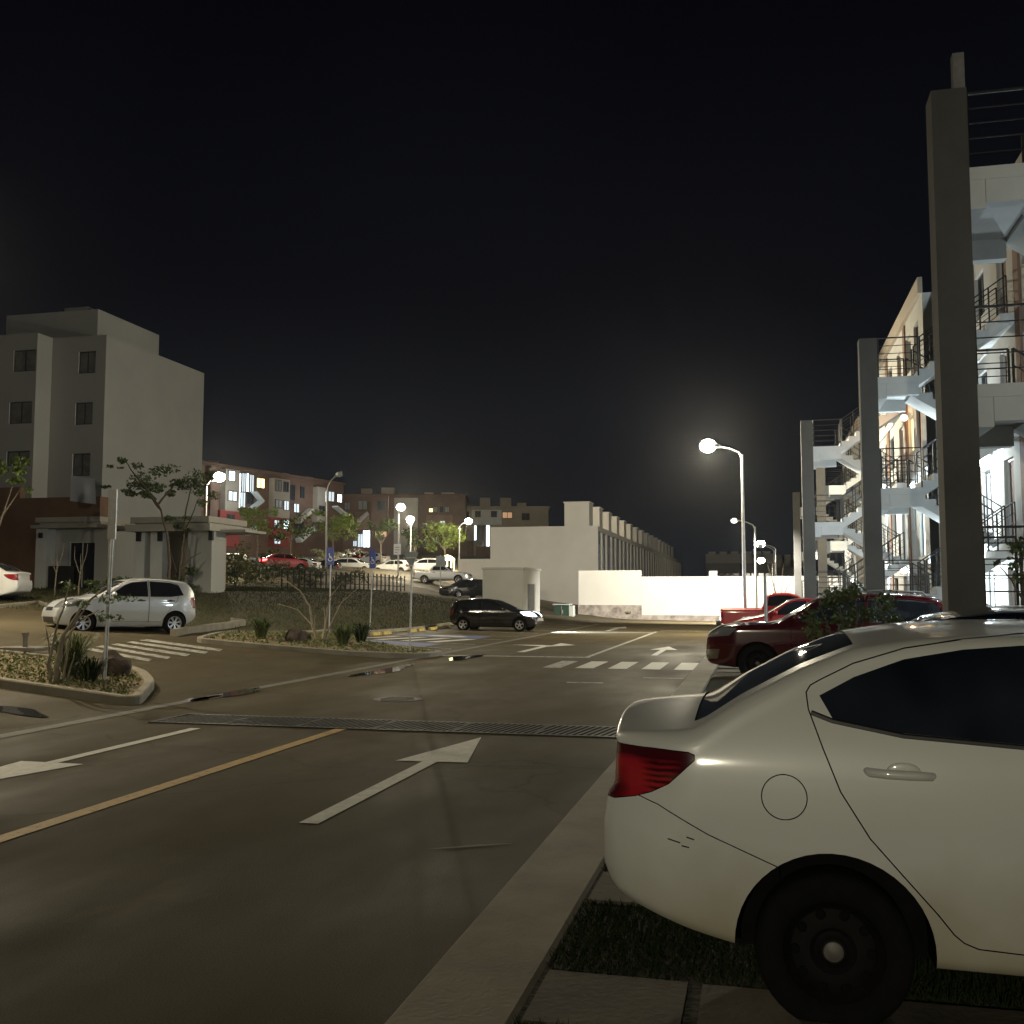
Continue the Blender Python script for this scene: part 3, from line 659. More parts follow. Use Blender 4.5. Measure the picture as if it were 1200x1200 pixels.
far_car(pick, 'pickup_truck', 'silver pickup truck with white wheels parked across the slope top', 'car_red', 'car_silver', 513, 684, 94, 0, cat='pickup')
far_car(suv, 'sport_utility_car', 'pale boxy car in yellow light behind the silver pickup', 'car_maroon', 'car_white', 497, 672, 116, 200)
far_car(black, 'hatchback_car', 'low dark car between the white saloon and the white sport utility car', 'car_black', 'car_navy', 376, 673, 106, 185)
far_car(w7, 'saloon_car', 'silver saloon glimpsed between the two blue signs, behind the white sport utility car', 'car_white', 'car_silver', 438, 663, 126, 170)
far_car(silver, 'hatchback_car', 'dark grey hatchback in the back row, right of the round lime tree', 'car_silver', 'car_black', 326, 664, 118, 30)
# ================================================================== THE GROUND
GX = sorted(set([x for x in TX] + [i * 1.5 for i in range(-45, 16)] + [-120, -200, -300, 60, 100, 200, 300]))
GY = sorted(set([y for y in TY] + [i * 1.5 for i in range(-20, 90)] + [150, 200, 260, 330]))
g = MB(); nx = len(GX)
vs = [(x, y, gz(x, y) - .03) for y in GY for x in GX]
g.add(vs, [(j * nx + i, j * nx + i + 1, (j + 1) * nx + i + 1, (j + 1) * nx + i) for j in range(len(GY) - 1) for i in range(nx - 1)])
structure(g.build('ground', m['soil'], smooth=True, angle=180))
def drape(name, poly, mat, off, smooth=True):
    bm = bmesh.new(); bm.faces.new([bm.verts.new((p[0], p[1], 0)) for p in poly])
    xs = [p[0] for p in poly]; ys = [p[1] for p in poly]
    for gx in GX:
        if min(xs) < gx < max(xs): bmesh.ops.bisect_plane(bm, geom=bm.verts[:] + bm.edges[:] + bm.faces[:], plane_co=(gx, 0, 0), plane_no=(1, 0, 0))
    for gy in GY:
        if min(ys) < gy < max(ys): bmesh.ops.bisect_plane(bm, geom=bm.verts[:] + bm.edges[:] + bm.faces[:], plane_co=(0, gy, 0), plane_no=(0, 1, 0))
    for v in bm.verts: v.co.z = gz(v.co.x, v.co.y) + off
    bmesh.ops.recalc_face_normals(bm, faces=bm.faces)
    me = bpy.data.meshes.new(name); bm.to_mesh(me); bm.free(); me.materials.append(mat)
    if me.polygons and me.polygons[0].normal.z < 0: me.flip_normals()
    me.polygons.foreach_set('use_smooth', [True] * len(me.polygons))
    o = bpy.data.objects.new(name, me); col.objects.link(o); return o
structure(drape('lawn', [(-14.9, 27.5), (-14.9, 60), (-22, 70), (-60, 66), (-60, 30), (-26, 29.5), (-18.6, 28.5)], m['lawn'], -.005))
structure(drape('road', [(-8.7, -40), (-1.43, -40), (-1.43, 70), (-8.7, 70)], m['asphalt'], 0))
structure(drape('side_street', [(-8.7, 2), (-8.7, 27), (-16, 27.6), (-21, 31.5), (-45, 31.5), (-45, 2)], m['asphalt_side'], .001))
structure(drape('parking_lot', [(-8.7, 27), (-8.7, 58), (-14.75, 58), (-14.75, 28.5)], m['asphalt_side'], .002))
structure(drape('cross_road', [(-8.7, 58), (-8.7, 70), (-13, 75), (-20, 82), (-28, 92), (-34, 106), (-45, 106), (-60, 108), (-60, 100), (-42, 96), (-30, 84), (-20, 73), (-13, 58)], m['asphalt_side'], .003))
structure(drape('upper_road', [(-60, 67), (-60, 76), (-40, 74.5), (-26, 74), (-22, 72.5), (-26, 70.5), (-40, 68.5)], m['asphalt_side'], .004))
structure(drape('verge', [(-1.0, -6), (4.2, -6), (4.2, 62), (-1.0, 62)], m['verge_soil'], .036))
structure(drape('footpath', [(4.2, -6), (5.6, -6), (5.6, 66), (4.2, 66)], m['concrete_dark'], .03))
def strip_box(name, x0, x1, y0, y1, h, mat, bev=.02):     # kerb with a chamfered road edge
    b_ = MB(); n = max(1, int((y1 - y0) / 1.5)); vs = []; fs = []
    for i in range(n + 1):
        y = y0 + (y1 - y0) * i / n; z = gz(x0, y)
        vs += [(x0, y, z - .1), (x0, y, z + h - bev), (x0 + bev, y, z + h), (x1 - bev, y, z + h), (x1, y, z + h - bev), (x1, y, z - .1)]
    for i in range(n):
        for k in range(5): fs.append((i * 6 + k, i * 6 + k + 1, (i + 1) * 6 + k + 1, (i + 1) * 6 + k))
    fs += [tuple(range(6)), tuple(n * 6 + k for k in range(6))[::-1]]
    b_.add(vs, fs); return structure(b_.build(name, mat, fix=True))
strip_box('kerb', -1.43, -.95, -8, 66, .055, m['concrete'])
def kerb_ring(poly, w, h, mat, closed=True):
    po = dense(poly, 1.0, closed); pi = offset(po, w) if closed else None
    if not closed:
        pi = []
        for i, p_ in enumerate(po):
            d = (Vector(po[min(i + 1, len(po) - 1)]) - Vector(po[max(i - 1, 0)])).normalized(); pi.append((p_[0] - d.y * w, p_[1] + d.x * w))
    vs = []; fs = []; n = len(po); c = .02
    for p_, q in zip(po, pi):
        z = gz(*p_); d = (Vector(q) - Vector(p_)).normalized() * c
        vs += [(p_[0], p_[1], z - .1), (p_[0], p_[1], z + h - c), (p_[0] + d.x, p_[1] + d.y, z + h), (q[0] - d.x, q[1] - d.y, z + h), (q[0], q[1], z + h - c), (q[0], q[1], z - .1)]
    for i in range(n if closed else n - 1):
        j = (i + 1) % n
        for k in range(5): fs.append((i * 6 + k, i * 6 + k + 1, j * 6 + k + 1, j * 6 + k))
    if not closed: fs += [tuple(range(6)), tuple((n - 1) * 6 + k for k in range(6))[::-1]]
    b_ = MB(); b_.add(vs, fs); return structure(b_.build('kerb', mat, fix=True))
P2 = lambda *a: [tuple(pix(*q)[:2]) for q in a]
islA = P2((163, 827), (182, 806), (172, 794), (147, 786), (60, 776), (0, 770))
fa = P2((0, 806))[0]; fb = P2((163, 827))[0]; dd = (Vector(fa) - Vector(fb)).normalized()
islA = [tuple(Vector(islA[5]) + dd * 7)] + islA[5:0:-1] + [fb, fa, tuple(Vector(fa) + dd * 6)]
islA = rounded(islA, .35, 4)
kerb_ring(islA, .16, .14, m['concrete'])
structure(drape('planting_bed', offset(islA, .14), m['mulch'], .10))
islB = rounded(P2((228, 753), (300, 760), (400, 768), (500, 771), (521, 768), (430, 755), (428, 745), (385, 741), (268, 744)), .3, 4)
kerb_ring(islB, .16, .13, m['concrete'])
structure(drape('planting_bed', offset(islB, .14), m['mulch'], .10))
# raised kerb behind the silver hatchback and at the back of the car park
kerb_ring(P2((207, 746), (250, 739), (288, 733), (270, 731)), .18, .2, m['concrete'], closed=False)
kerb_ring([(-14.7, 29.5), (-14.7, 44), (-14.7, 57.5)], .15, .14, m['concrete'], closed=False)
kerb_ring(P2((0, 713), (45, 708), (62, 716)), .18, .12, m['concrete'], closed=False)
structure(drape('gutter', [(-8.86, 3), (-8.62, 3), (-8.62, 57), (-8.86, 57)], m['gutter'], .006))
# ------------------------------------------------------------------ painted markings
def mark(name, quads, mat, off=.006):
    b_ = MB()
    for q in quads:
        b_.add([(x, y, gz(x, y) + off) for x, y in q], [tuple(range(len(q)))])
    o = b_.build(name, mat)
    for pl in o.data.polygons:
        if pl.normal.z < 0: pl.flip()
    return structure(o)
def rq(x0, x1, y0, y1): return [(x0, y0), (x1, y0), (x1, y1), (x0, y1)]
mark('centre_line', [rq(-5.17, -5.02, -14, 12.1)], m['paint_yellow'])
mark('lane_arrow', [rq(-3.32, -3.17, 7.1, 9.95), [(-3.60, 9.92), (-2.86, 9.98), (-3.2, 11.75)]], m['paint_white'])
mark('lane_arrow', [rq(-6.96, -6.82, 9.0, 11.7), [(-7.25, 9.02), (-7.0, 7.0), (-6.52, 9.0)]], m['paint_white'])
mark('lane_arrow', [rq(-2.92, -2.75, 28.3, 31.2), [(-3.25, 31.2), (-2.42, 31.2), (-2.84, 33.2)]], m['paint_white'])
mark('turn_arrow', [rq(-6.85, -6.62, 29.0, 33.0), [(-6.62, 32.2), (-5.9, 33.4), (-6.62, 34.6)], [(-8.0, 33.2), (-6.85, 32.4), (-6.85, 33.2)]], m['paint_white'])
mark('lane_arrow', [rq(-6.85, -6.65, 46.5, 50), [(-7.2, 50), (-6.3, 50), (-6.75, 53)]], m['paint_faded'])
mark('crosswalk', [rq(x, x + .42, 23.1, 25.5) for x in (-4.1, -3.35, -2.6, -1.88)], m['paint_white'])
mark('crosswalk', [rq(-4.85, -4.43, 23.1, 25.5)], m['paint_faded'])
mark('stop_line', [rq(-8.5, -4.4, 26.9, 27.2), rq(-8.5, -4.4, 44.6, 44.95), rq(-4.4, -1.6, 47, 47.3)], m['paint_faded'])
mark('lane_line', [rq(-4.55, -4.42, 27.2, 46)], m['paint_faded'])
mark('worn_line', [rq(-3.6, -2.9, 19.3, 19.45), rq(-2.3, -1.5, 20.7, 20.85)], m['paint_faded'])
zs = []
for (l0, r0, l1, r1) in (((163, 751), (257, 764), (172, 749.5), (261, 761.5)), ((147, 753.5), (240, 767), (155, 752), (244, 764.5)), ((130, 756), (218, 770), (138, 754.5), (223, 767.5)), ((112, 758.5), (196, 773), (120, 757), (200, 770.5)), ((95, 761), (174, 776), (103, 759.5), (178, 773.5))):
    zs.append(P2(l0, r0, r1, l1))
def fine_mark(name, polys, mat, off):
    b_ = MB()
    for q in polys:
        a, b2, c, d = [Vector(t) for t in q]; n = 8
        vs = []
        for i in range(n + 1):
            for (s_, e_) in ((a, b2), (d, c)):
                p_ = s_.lerp(e_, i / n); vs.append((p_.x, p_.y, gz(p_.x, p_.y) + off))
        b_.add(vs, [(2 * i, 2 * i + 2, 2 * i + 3, 2 * i + 1) for i in range(n)])
    o = b_.build(name, mat)
    for pl in o.data.polygons:
        if pl.normal.z < 0: pl.flip()
    return structure(o)
fine_mark('crosswalk', zs, m['paint_faded'], .012)
def scuff(a, c, w_):
    p0, p1_ = [Vector(pix(*q)[:2]) for q in (a, c)]; d = (p1_ - p0).normalized(); n_ = Vector((-d.y, d.x)) * w_
    return [tuple(p0), tuple(p0.lerp(p1_, .3) - n_), tuple(p1_ - n_ * .4), tuple(p1_), tuple(p0.lerp(p1_, .6) + n_)]
mark('tyre_scuff', [scuff((500, 996), (600, 990), .025)], m['scuff'], .005)
bays = [30.2, 32.9, 36.6, 39.3, 42.9, 45.7, 48.5, 51.3, 54.1]
mark('bay_line', [rq(-14.3, -9.2, y, y + .12) for y in bays], m['paint_faded'], .008)
mark('access_bay', [rq(-13.2, -10.2, 30.6, 32.6), rq(-13.2, -10.2, 37.0, 39.0)], m['paint_blue'], .008)
mark('access_hatch', [[(-13.9 + i * .95, 33.3), (-13.5 + i * .95, 33.3), (-12.9 + i * .95, 36.3), (-13.3 + i * .95, 36.3)] for i in range(4)] + [rq(-12.4, -11.0, 31.2, 32.0), rq(-12.4, -11.0, 37.6, 38.4)], m['paint_white'], .012)
# concrete wheel tracks of the parking bays and their grass
tr = MB(); rnd = random.Random(3)
for yb in (4.3, 7.0, 9.6, 12.5, 20.9, 23.6, 31.5, 41.5):
    for dy in (-.05, 1.55):
        x = -.92
        while x < 4:
            L = rnd.uniform(.55, .75); tr.box(x, x + L, yb + dy - .28 + rnd.uniform(-.02, .02), yb + dy + .26, -.05, .052 + rnd.uniform(-.006, .006)); x += L + .06
tro = structure(tr.build('paving_slabs', m['slab']))
gb = MB()
for i in range(42000):
    x = rnd.uniform(-.94, 1.6); y = rnd.uniform(3.4, 9)
    if any(abs(y - (yb + dy)) < .3 for yb in (4.3, 7, 9.6, 12.5) for dy in (-.05, 1.55)): continue
    h = rnd.uniform(.02, .06); a = rnd.uniform(0, 6.28); l = rnd.uniform(.0, .05); w = .004
    gb.add([(x - w, y, .03), (x + w, y, .03), (x + l * math.cos(a), y + l * math.sin(a), h + .03)], [(0, 1, 2)])
tag(gb.build('grass', m['grass_dark']), 'short dark grass growing round the concrete slabs under the near cars', None, kind='stuff')
gb = MB()
for i in range(26000):
    x = rnd.uniform(-34, -15); y = rnd.uniform(28.5, 64)
    if x > -17 and y < 30: continue
    z = gz(x, y) - .01; h = rnd.uniform(.04, .13); a = rnd.uniform(0, 6.28); l = rnd.uniform(.0, .08); w = .016
    gb.add([(x - w, y, z), (x + w, y, z), (x + l * math.cos(a), y + l * math.sin(a), z + h)], [(0, 1, 2)])
tag(gb.build('grass', m['grass']), 'dry mown grass covering the bank below the gatehouse', None, kind='stuff')
# leaf litter and low ground cover in the two beds
def inside(p_, poly):
    c = False; n = len(poly)
    for i in range(n):
        x1, y1 = poly[i][:2]; x2, y2 = poly[i - 1][:2]
        if (y1 > p_[1]) != (y2 > p_[1]) and p_[0] < (x2 - x1) * (p_[1] - y1) / (y2 - y1) + x1: c = not c
    return c
def litter(poly, n, s):
    b_ = MB(); xs = [q[0] for q in poly]; ys = [q[1] for q in poly]; ip = offset(poly, .22)
    while n > 0:
        x, y = rnd.uniform(min(xs), max(xs)), rnd.uniform(min(ys), max(ys))
        n -= 1
        if x < -20 or not inside((x, y), ip): continue
        b_.k = 0 if rnd.random() < .72 else 1
        b_.leaf((x, y, gz(x, y) + .11 + rnd.uniform(0, .05)), rnd.uniform(.025, .06) * s, .55)
    return b_
tag(litter(islA, 11000, .75).build('leaf_litter', [m['leaf_dry'], m['leaf']]), 'dry leaves and low ground cover over the near planting bed', None, kind='stuff')
tag(litter(islB, 8000, .95).build('leaf_litter', [m['leaf_dry'], m['leaf']]), 'pale leaf litter and gravel over the middle planting bed', None, kind='stuff')
# ------------------------------------------------------------------ drain, puddles, covers
dr = empty('drain_grate', (-4.7, 12.55, 0), 'dark steel drain grating running right across the road', 'drain')
b_ = MB(); b_.box(-3.1, 3.1, -.46, .46, .001, .0065); b_.build('channel', m['well'], dr)
b_ = MB()
for s_ in (-1, 1): b_.box(-3.1, 3.1, s_ * .45 - .03, s_ * .45 + .03, .004, .014)
for k in range(7): b_.box(-3.1 + k * 1.03 - .02, -3.1 + k * 1.03 + .02, -.42, .42, .004, .012)
b_.build('frame', m['iron'], dr)
b_ = MB(); x = -3.05
while x < 3.05:
    b_.beam((x, -.42, .013), (x + .14, .42, .013), .03, .005); x += .085
b_.build('bars', m['grate_bar'], dr)
def puddle(px, py, rx, ry, seed):
    rn = random.Random(seed); c = pix(px, py); poly = []
    for i in range(26):
        t = 2 * math.pi * i / 26; q = 1 + .35 * math.sin(3 * t + seed) * rn.uniform(.4, 1) + rn.uniform(-.12, .12)
        poly.append((c.x + rx * q * math.cos(t), c.y + ry * q * math.sin(t)))
    o = drape('puddle', poly, m['water'], .011); return tag(structure(o), None, None)
puddle(270, 814, .22, 1.1, 1); puddle(452, 786, .25, 1.6, 2); puddle(12, 834, .55, .25, 3); puddle(238, 819, .16, .45, 4); puddle(545, 771, .3, 1.2, 5)
mh = empty('manhole_cover', tuple(pix(466, 820)), 'round ribbed manhole cover flush with the road beyond the drain', 'manhole cover')
b_ = MB(); b_.lathe([(.002, .40), (.010, .39), (.010, .34)], 28, 'z'); b_.build('rim', m['gutter'], mh)
b_ = MB(); b_.lathe([(.006, .34), (.009, .33), (.009, 0.001)], 28, 'z')
for k in range(-3, 4): b_.box(-.28 + .03 * abs(k), .28 - .03 * abs(k), k * .085 - .015, k * .085 + .015, .009, .014)
b_.build('cover', m['cover'], mh)
stops = [(452, 745), (468, 744), (494, 741), (504, 740), (517, 738.5), (526, 737.7), (537, 736.4)]
ws0 = None
wl = ['leftmost yellow wheel stop, next to the planting bed corner', 'second yellow wheel stop from the planting bed corner', 'third yellow wheel stop from the planting bed', 'middle one of the seven yellow wheel stops', 'third yellow wheel stop counted from the parked black hatchback', 'second yellow wheel stop counted from the parked black hatchback', 'yellow wheel stop nearest the rear of the black hatchback']
for i, (px_, py_) in enumerate(stops):
    y_ = pix(px_, py_).y; x_ = -14.15
    if ws0 is None:
        b_ = MB(); b_.add([(-.08, -.42, 0), (.08, -.42, 0), (.08, .42, 0), (-.08, .42, 0), (-.05, -.40, .12), (.05, -.40, .12), (.05, .40, .12), (-.05, .40, .12)], [(4, 5, 6, 7), (0, 1, 5, 4), (1, 2, 6, 5), (2, 3, 7, 6), (3, 0, 4, 7)])
        ws0 = o = b_.build('wheel_stop', m['kerb_yellow'])
    else: o = ws0.copy(); col.objects.link(o)
    o.location = (x_, y_, gz(x_, y_)); tag(o, wl[i], 'wheel stop', 'wheel stops along the car park kerb')
# ================================================================== BUILDINGS AND WALLS
def onY(px, py, Y):
    d = FW + RT * ((px - 600) / FOC) + UP * ((600 - py) / FOC); return CAM + d * (Y / d.y)
def onX(px, py, X):
    d = FW + RT * ((px - 600) / FOC) + UP * ((600 - py) / FOC); return CAM + d * (X / d.x)
def facade(b_, O, u, W, H, n, ops, dep=.14):
    O = Vector(O); u = Vector(u); n = Vector(n); z = Vector((0, 0, 1))
    us = sorted(set([0, W] + [q for o in ops for q in o[:2]])); vs_ = sorted(set([0, H] + [q for o in ops for q in o[2:4]]))
    P = lambda a, c, d=0: O + u * a + z * c - n * d
    fl = u.cross(z).dot(n) < 0
    def quad(a, b2, c, d): b_.add([a, b2, c, d], [(3, 2, 1, 0) if fl else (0, 1, 2, 3)])
    for i in range(len(us) - 1):
        for j in range(len(vs_) - 1):
            cu, cv = (us[i] + us[i + 1]) / 2, (vs_[j] + vs_[j + 1]) / 2
            if any(o[0] < cu < o[1] and o[2] < cv < o[3] for o in ops): continue
            quad(P(us[i], vs_[j]), P(us[i + 1], vs_[j]), P(us[i + 1], vs_[j + 1]), P(us[i], vs_[j + 1]))
    for (a, b2, c, d) in [o[:4] for o in ops]:
        for (p_, q) in (((a, c), (b2, c)), ((b2, c), (b2, d)), ((b2, d), (a, d)), ((a, d), (a, c))):
            b_.add([P(*p_), P(*q), P(*q, dep), P(*p_, dep)], [(0, 1, 2, 3)])
def window(parent, O, u, n, o, dep, pane, fr, name='window', mull=1):
    O = Vector(O); u = Vector(u); n = Vector(n); z = Vector((0, 0, 1)); a, b2, c, d = o[:4]
    P = lambda s, t, e: O + u * s + z * t - n * e
    b_ = MB(); b_.add([P(a, c, dep - .02), P(b2, c, dep - .02), P(b2, d, dep - .02), P(a, d, dep - .02)], [(0, 1, 2, 3)])
    b_.k = 1; t = .05
    def bar(a0, b0, c0, d0): b_.add([P(a0, c0, dep - .06), P(b0, c0, dep - .06), P(b0, d0, dep - .06), P(a0, d0, dep - .06), P(a0, c0, dep - .01), P(b0, c0, dep - .01), P(b0, d0, dep - .01), P(a0, d0, dep - .01)], [(0, 1, 2, 3), (0, 1, 5, 4), (1, 2, 6, 5), (2, 3, 7, 6), (3, 0, 4, 7)])
    bar(a, b2, c, c + t); bar(a, b2, d - t, d); bar(a, a + t, c + t, d - t); bar(b2 - t, b2, c + t, d - t)
    for k in range(mull):
        x = a + (b2 - a) * (k + 1) / (mull + 1); bar(x - t * .4, x + t * .4, c + t, d - t)
    return b_.build(name, [pane, fr], parent, fix=False)
# ---- grey block at the left
gx1 = onY(125, 392, 45.7).x; gx0 = onY(62, 392, 45.7).x
gb0 = empty('apartment_building', (gx1, 45.7, 1.8), 'tall grey apartment block with blank side wall and dark windows, far left', 'building')
b_ = MB(); Hh = 13.25
wz = lambda py, Y, px=100: onY(px, py, Y).z - 1.8
opsR = []; x0r = gx0 - gx1
for (pa, pb, ya, yb) in ((91.5, 112.5, 411, 438), (87.5, 109, 471, 498), (84, 106, 531, 558), (84, 106, 590, 616)):
    A_ = onY(pa, yb, 45.7); B_ = onY(pb, ya, 45.7); opsR.append((A_.x - gx0, B_.x - gx0, A_.z - 1.8, B_.z - 1.8))
facade(b_, (x0r, 0, 0), (1, 0, 0), -x0r, Hh, (0, -1, 0), opsR)
facade(b_, (0, 0, 0), (0, 1, 0), 9.6, Hh, (1, 0, 0), [])
lx0 = -14.0; yl = -1.15; opsL = []
for (pa, pb, ya, yb) in ((15, 42.5, 409, 436), (10, 38, 470, 497), (7, 35, 528, 546)):
    A_ = onY(pa, yb, 44.55); B_ = onY(pb, ya, 44.55); opsL.append((A_.x - gx1 - lx0, B_.x - gx1 - lx0, A_.z - 1.8, B_.z - 1.8))
facade(b_, (lx0, yl, 0), (1, 0, 0), x0r - lx0, Hh, (0, -1, 0), opsL)
b_.add([(x0r, yl, 0), (x0r, 0, 0), (x0r, 0, Hh), (x0r, yl, Hh)], [(0, 1, 2, 3)])
b_.add([(lx0, yl, Hh), (x0r, yl, Hh), (x0r, 0, Hh), (0, 0, Hh), (0, 9.6, Hh), (lx0, 9.6, Hh)], [(0, 1, 2, 3, 4, 5)])
b_.add([(lx0, 9.6, 0), (0, 9.6, 0), (0, 9.6, Hh), (lx0, 9.6, Hh)], [(0, 1, 2, 3)])
b_.build('wall', m['grey_wall'], gb0)
for o in opsR: window(gb0, (x0r, 0, 0), (1, 0, 0), (0, -1, 0), o, .14, m['pane_soft'], m['frame_dark'])
for o in opsL: window(gb0, (lx0, yl, 0), (1, 0, 0), (0, -1, 0), o, .14, m['pane_soft'], m['frame_dark'])
b_ = MB(); ph = onY(115, 362, 47.5); ph2 = onY(8, 366, 47.5)
b_.box(ph2.x - gx1, ph.x - gx1, 1.8, 7.6, Hh + .002, ph.z - 1.8); b_.box(ph.x - gx1 - 2.4, ph.x - gx1 - .9, 2.2, 3.6, ph.z - 1.798, ph.z - 1.5)
b_.build('roof_house', m['grey_wall'], gb0)
b_ = MB(); bx0 = onY(18, 600, 43.9).x - gx1; bx1 = onY(117, 600, 43.9).x - gx1; bz = onY(60, 583, 43.9).z - 1.8
b_.box(bx0, bx1, -1.8, -1.16, 0, bz); b_.box(lx0, bx0 - .01, -1.5, -1.16, 0, bz + .6)
b_.build('brown_cladding', m['brown_wall'], gb0)
# sheet hanging from a window
A_ = onY(82, 587, 43.7); B_ = onY(112, 588, 43.7); C_ = onY(111, 561, 43.7); D_ = onY(83, 557, 43.7); b_ = MB()
pts = []
for i in range(9):
    for j in range(9):
        p_ = A_.lerp(B_, i / 8).lerp(D_.lerp(C_, i / 8), j / 8); p_.y += .05 * math.sin(i * 1.1) * (1 - j / 8); p_.z -= .12 * (i / 8) * (1 - j / 8); pts.append(p_)
b_.add([p_ for p_ in pts], [(i * 9 + j, (i + 1) * 9 + j, (i + 1) * 9 + j + 1, i * 9 + j + 1) for i in range(8) for j in range(8)])
b_.add([p_ + Vector((0, .02, 0)) for p_ in pts], [(i * 9 + j, i * 9 + j + 1, (i + 1) * 9 + j + 1, (i + 1) * 9 + j) for i in range(8) for j in range(8)])
tag(b_.build('hanging_sheet', m['banner'], smooth=True, angle=180), 'pale sheet hung on the grey block over the lobby', 'sheet')
# ---- lobby with flat canopy, and the open portico beside it
gh = empty('entrance_lobby', (onY(78, 690, 42.6).x, 42.6, 1.85), 'entrance lobby with flat double canopy and glass door, under the hanging sheet', 'entrance')
X_ = lambda px, Y=42.0: onY(px, 690, Y).x - gh.location.x
Z_ = lambda py, Y=42.0: onY(80, py, Y).z - gh.location.z
b_ = MB(); b_.box(X_(38), X_(116), -.9, 2.0, Z_(619), Z_(615)); b_.box(X_(40), X_(116), -.7, 2.0, Z_(612), Z_(606)); b_.box(X_(42), X_(114), -.5, 2, Z_(615) + .003, Z_(612) - .003); b_.build('canopy', m['pale_slab'], gh)
b_ = MB(); b_.box(X_(40), X_(53), -.6, 0, -.2, Z_(619) - .003); b_.build('pillar', m['stair_conc'], gh)
b_ = MB(); facade(b_, (X_(53), .0, -.2), (1, 0, 0), X_(116) - X_(53), Z_(619) + .2, (0, -1, 0), [(X_(69) - X_(53), X_(100) - X_(53), .2, Z_(634) + .2)]); b_.build('wall', m['grey_wall'], gh)
window(gh, (X_(53), 0, -.2), (1, 0, 0), (0, -1, 0), (X_(69) - X_(53), X_(100) - X_(53), .2, Z_(634) + .2), .14, m['glass_dark'], m['frame_white'], 'glass_door', 1)
b_ = MB(); b_.box(X_(54), X_(78), -.5, -.1, -.1, Z_(663)); b_.build('meter_cabinet', m['plastic'], gh)
b_ = MB(); b_.box(X_(45), X_(48), -.75, -.6, Z_(630), Z_(624)); b_.build('wall_lantern', m['iron'], gh)
po = empty('entrance_portico', (onY(200, 690, 41.5).x, 41.5, 1.75), 'open concrete portico with flat roof and thick pillar by the lawn', 'portico')
X_ = lambda px, Y=41.5: onY(px, 690, Y).x - po.location.x
Z_ = lambda py, Y=41.5: onY(200, py, Y).z - po.location.z
b_ = MB(); b_.box(X_(152), X_(251), -.5, 3.2, Z_(623), Z_(615)); b_.box(X_(155), X_(247), -.3, 3.2, Z_(613), Z_(606)); b_.box(X_(158), X_(244), -.1, 3, Z_(615) + .003, Z_(613) - .003); b_.box(X_(251) + .005, X_(281), .4, 2.4, Z_(624), Z_(621)); b_.build('flat_roof', m['pale_slab'], po)
for (pa, pb, d0, d1) in ((157, 168, 0, .5), (175, 189, 0, .5)):
    b_ = MB(); b_.box(X_(pa), X_(pb), d0, d1, -.3, Z_(623) - .003); b_.build('pillar', m['stair_conc'], po)
b_ = MB(); b_.box(X_(219), X_(247), 0, 1.2, -.3, Z_(623) - .003); b_.build('pillar', m['grey_wall'], po)
b_ = MB(); b_.box(X_(120), X_(222), 3.0, 3.2, -.3, Z_(606) - .1); b_.build('back_wall', m['beige_wall'], po)
for px_ in (162, 187, 247):
    b_ = MB(); x = X_(px_); b_.box(x - .09, x + .09, -.16, -.002, Z_(634), Z_(624)); b_.box(x - .12, x + .12, -.2, -.002, Z_(624) + .002, Z_(624) + .05); b_.build('wall_lantern', m['iron'], po)
# ---- far apartment blocks up the hill: wall, bays, windows and lit stairwells, placed on their own facade plane
def far_block(name, label, P0, P1, zb, zr, thick, wallm, wins, bays=(), tanks=(), extra=()):
    P0 = Vector(P0); P1 = Vector(P1); u = (P1 - P0); W = u.length; u.normalize(); n = Vector((u.y, -u.x, 0))
    root = empty(name, (P0.x, P0.y, zb), label, 'building', math.atan2(u.y, u.x))
    def loc(px, py):
        d = FW + RT * ((px - 600) / FOC) + UP * ((600 - py) / FOC); t = (P0 - CAM).dot(n) / d.dot(n); p_ = CAM + d * t
        return (p_ - P0).dot(u), p_.z - zb
    b_ = MB(); b_.box(0, W, 0, thick, 0, zr - zb); b_.box(-.2, W + .2, -.25, thick + .2, zr - zb + .002, zr - zb + .35); b_.build('wall', wallm, root)
    for (xa, xb, ya, yb, mt) in bays:
        a, z0 = loc(xa, yb); c, z1 = loc(xb, ya); b_ = MB(); b_.box(a, c, -.9, -.003, max(0, z0), min(z1, zr - zb - .02)); b_.build('bay', m[mt], root)
    for wn in wins:
        xa, xb, ya, yb, mt = wn[:5]; y = -.91 if any(q[0] <= xa and xb <= q[1] and q[2] <= ya and yb <= q[3] for q in bays) else -.003
        a, z0 = loc(xa, yb); c, z1 = loc(xb, ya); b_ = MB(); b_.box(a, c, y - .06, y, z0, z1); b_.k = 1
        t = .09
        for (s0, s1, v0, v1) in ((a - t, a, z0 - t, z1 + t), (c, c + t, z0 - t, z1 + t), (a, c, z0 - t, z0), (a, c, z1, z1 + t), ((a + c) / 2 - t / 2, (a + c) / 2 + t / 2, z0, z1)): b_.box(s0, s1, y - .10, y, v0, v1)
        b_.build('window' if len(wn) < 6 else wn[5], [m[mt], m['frame_dark']], root)
    for (xa, xb, y_) in tanks:
        a, _ = loc(xa, y_); c, z1 = loc(xb, y_); b_ = MB(); b_.box(a, c, 2, 2 + abs(c - a), zr - zb + .36, max(zr - zb + .8, z1)); b_.build('roof_tank', m['beige_wall'], root)
    for (nm, pts, w_, mt) in extra:
        q = [loc(*p_) for p_ in pts]; b_ = MB()
        for (a, c) in zip(q, q[1:]): b_.beam((a[0], -1.3, a[1]), (c[0], -1.3, c[1]), 1.0, w_)
        b_.build(nm, m[mt], root)
    return root
PA = at(228, 690, 126); PB = at(401, 690, 152)
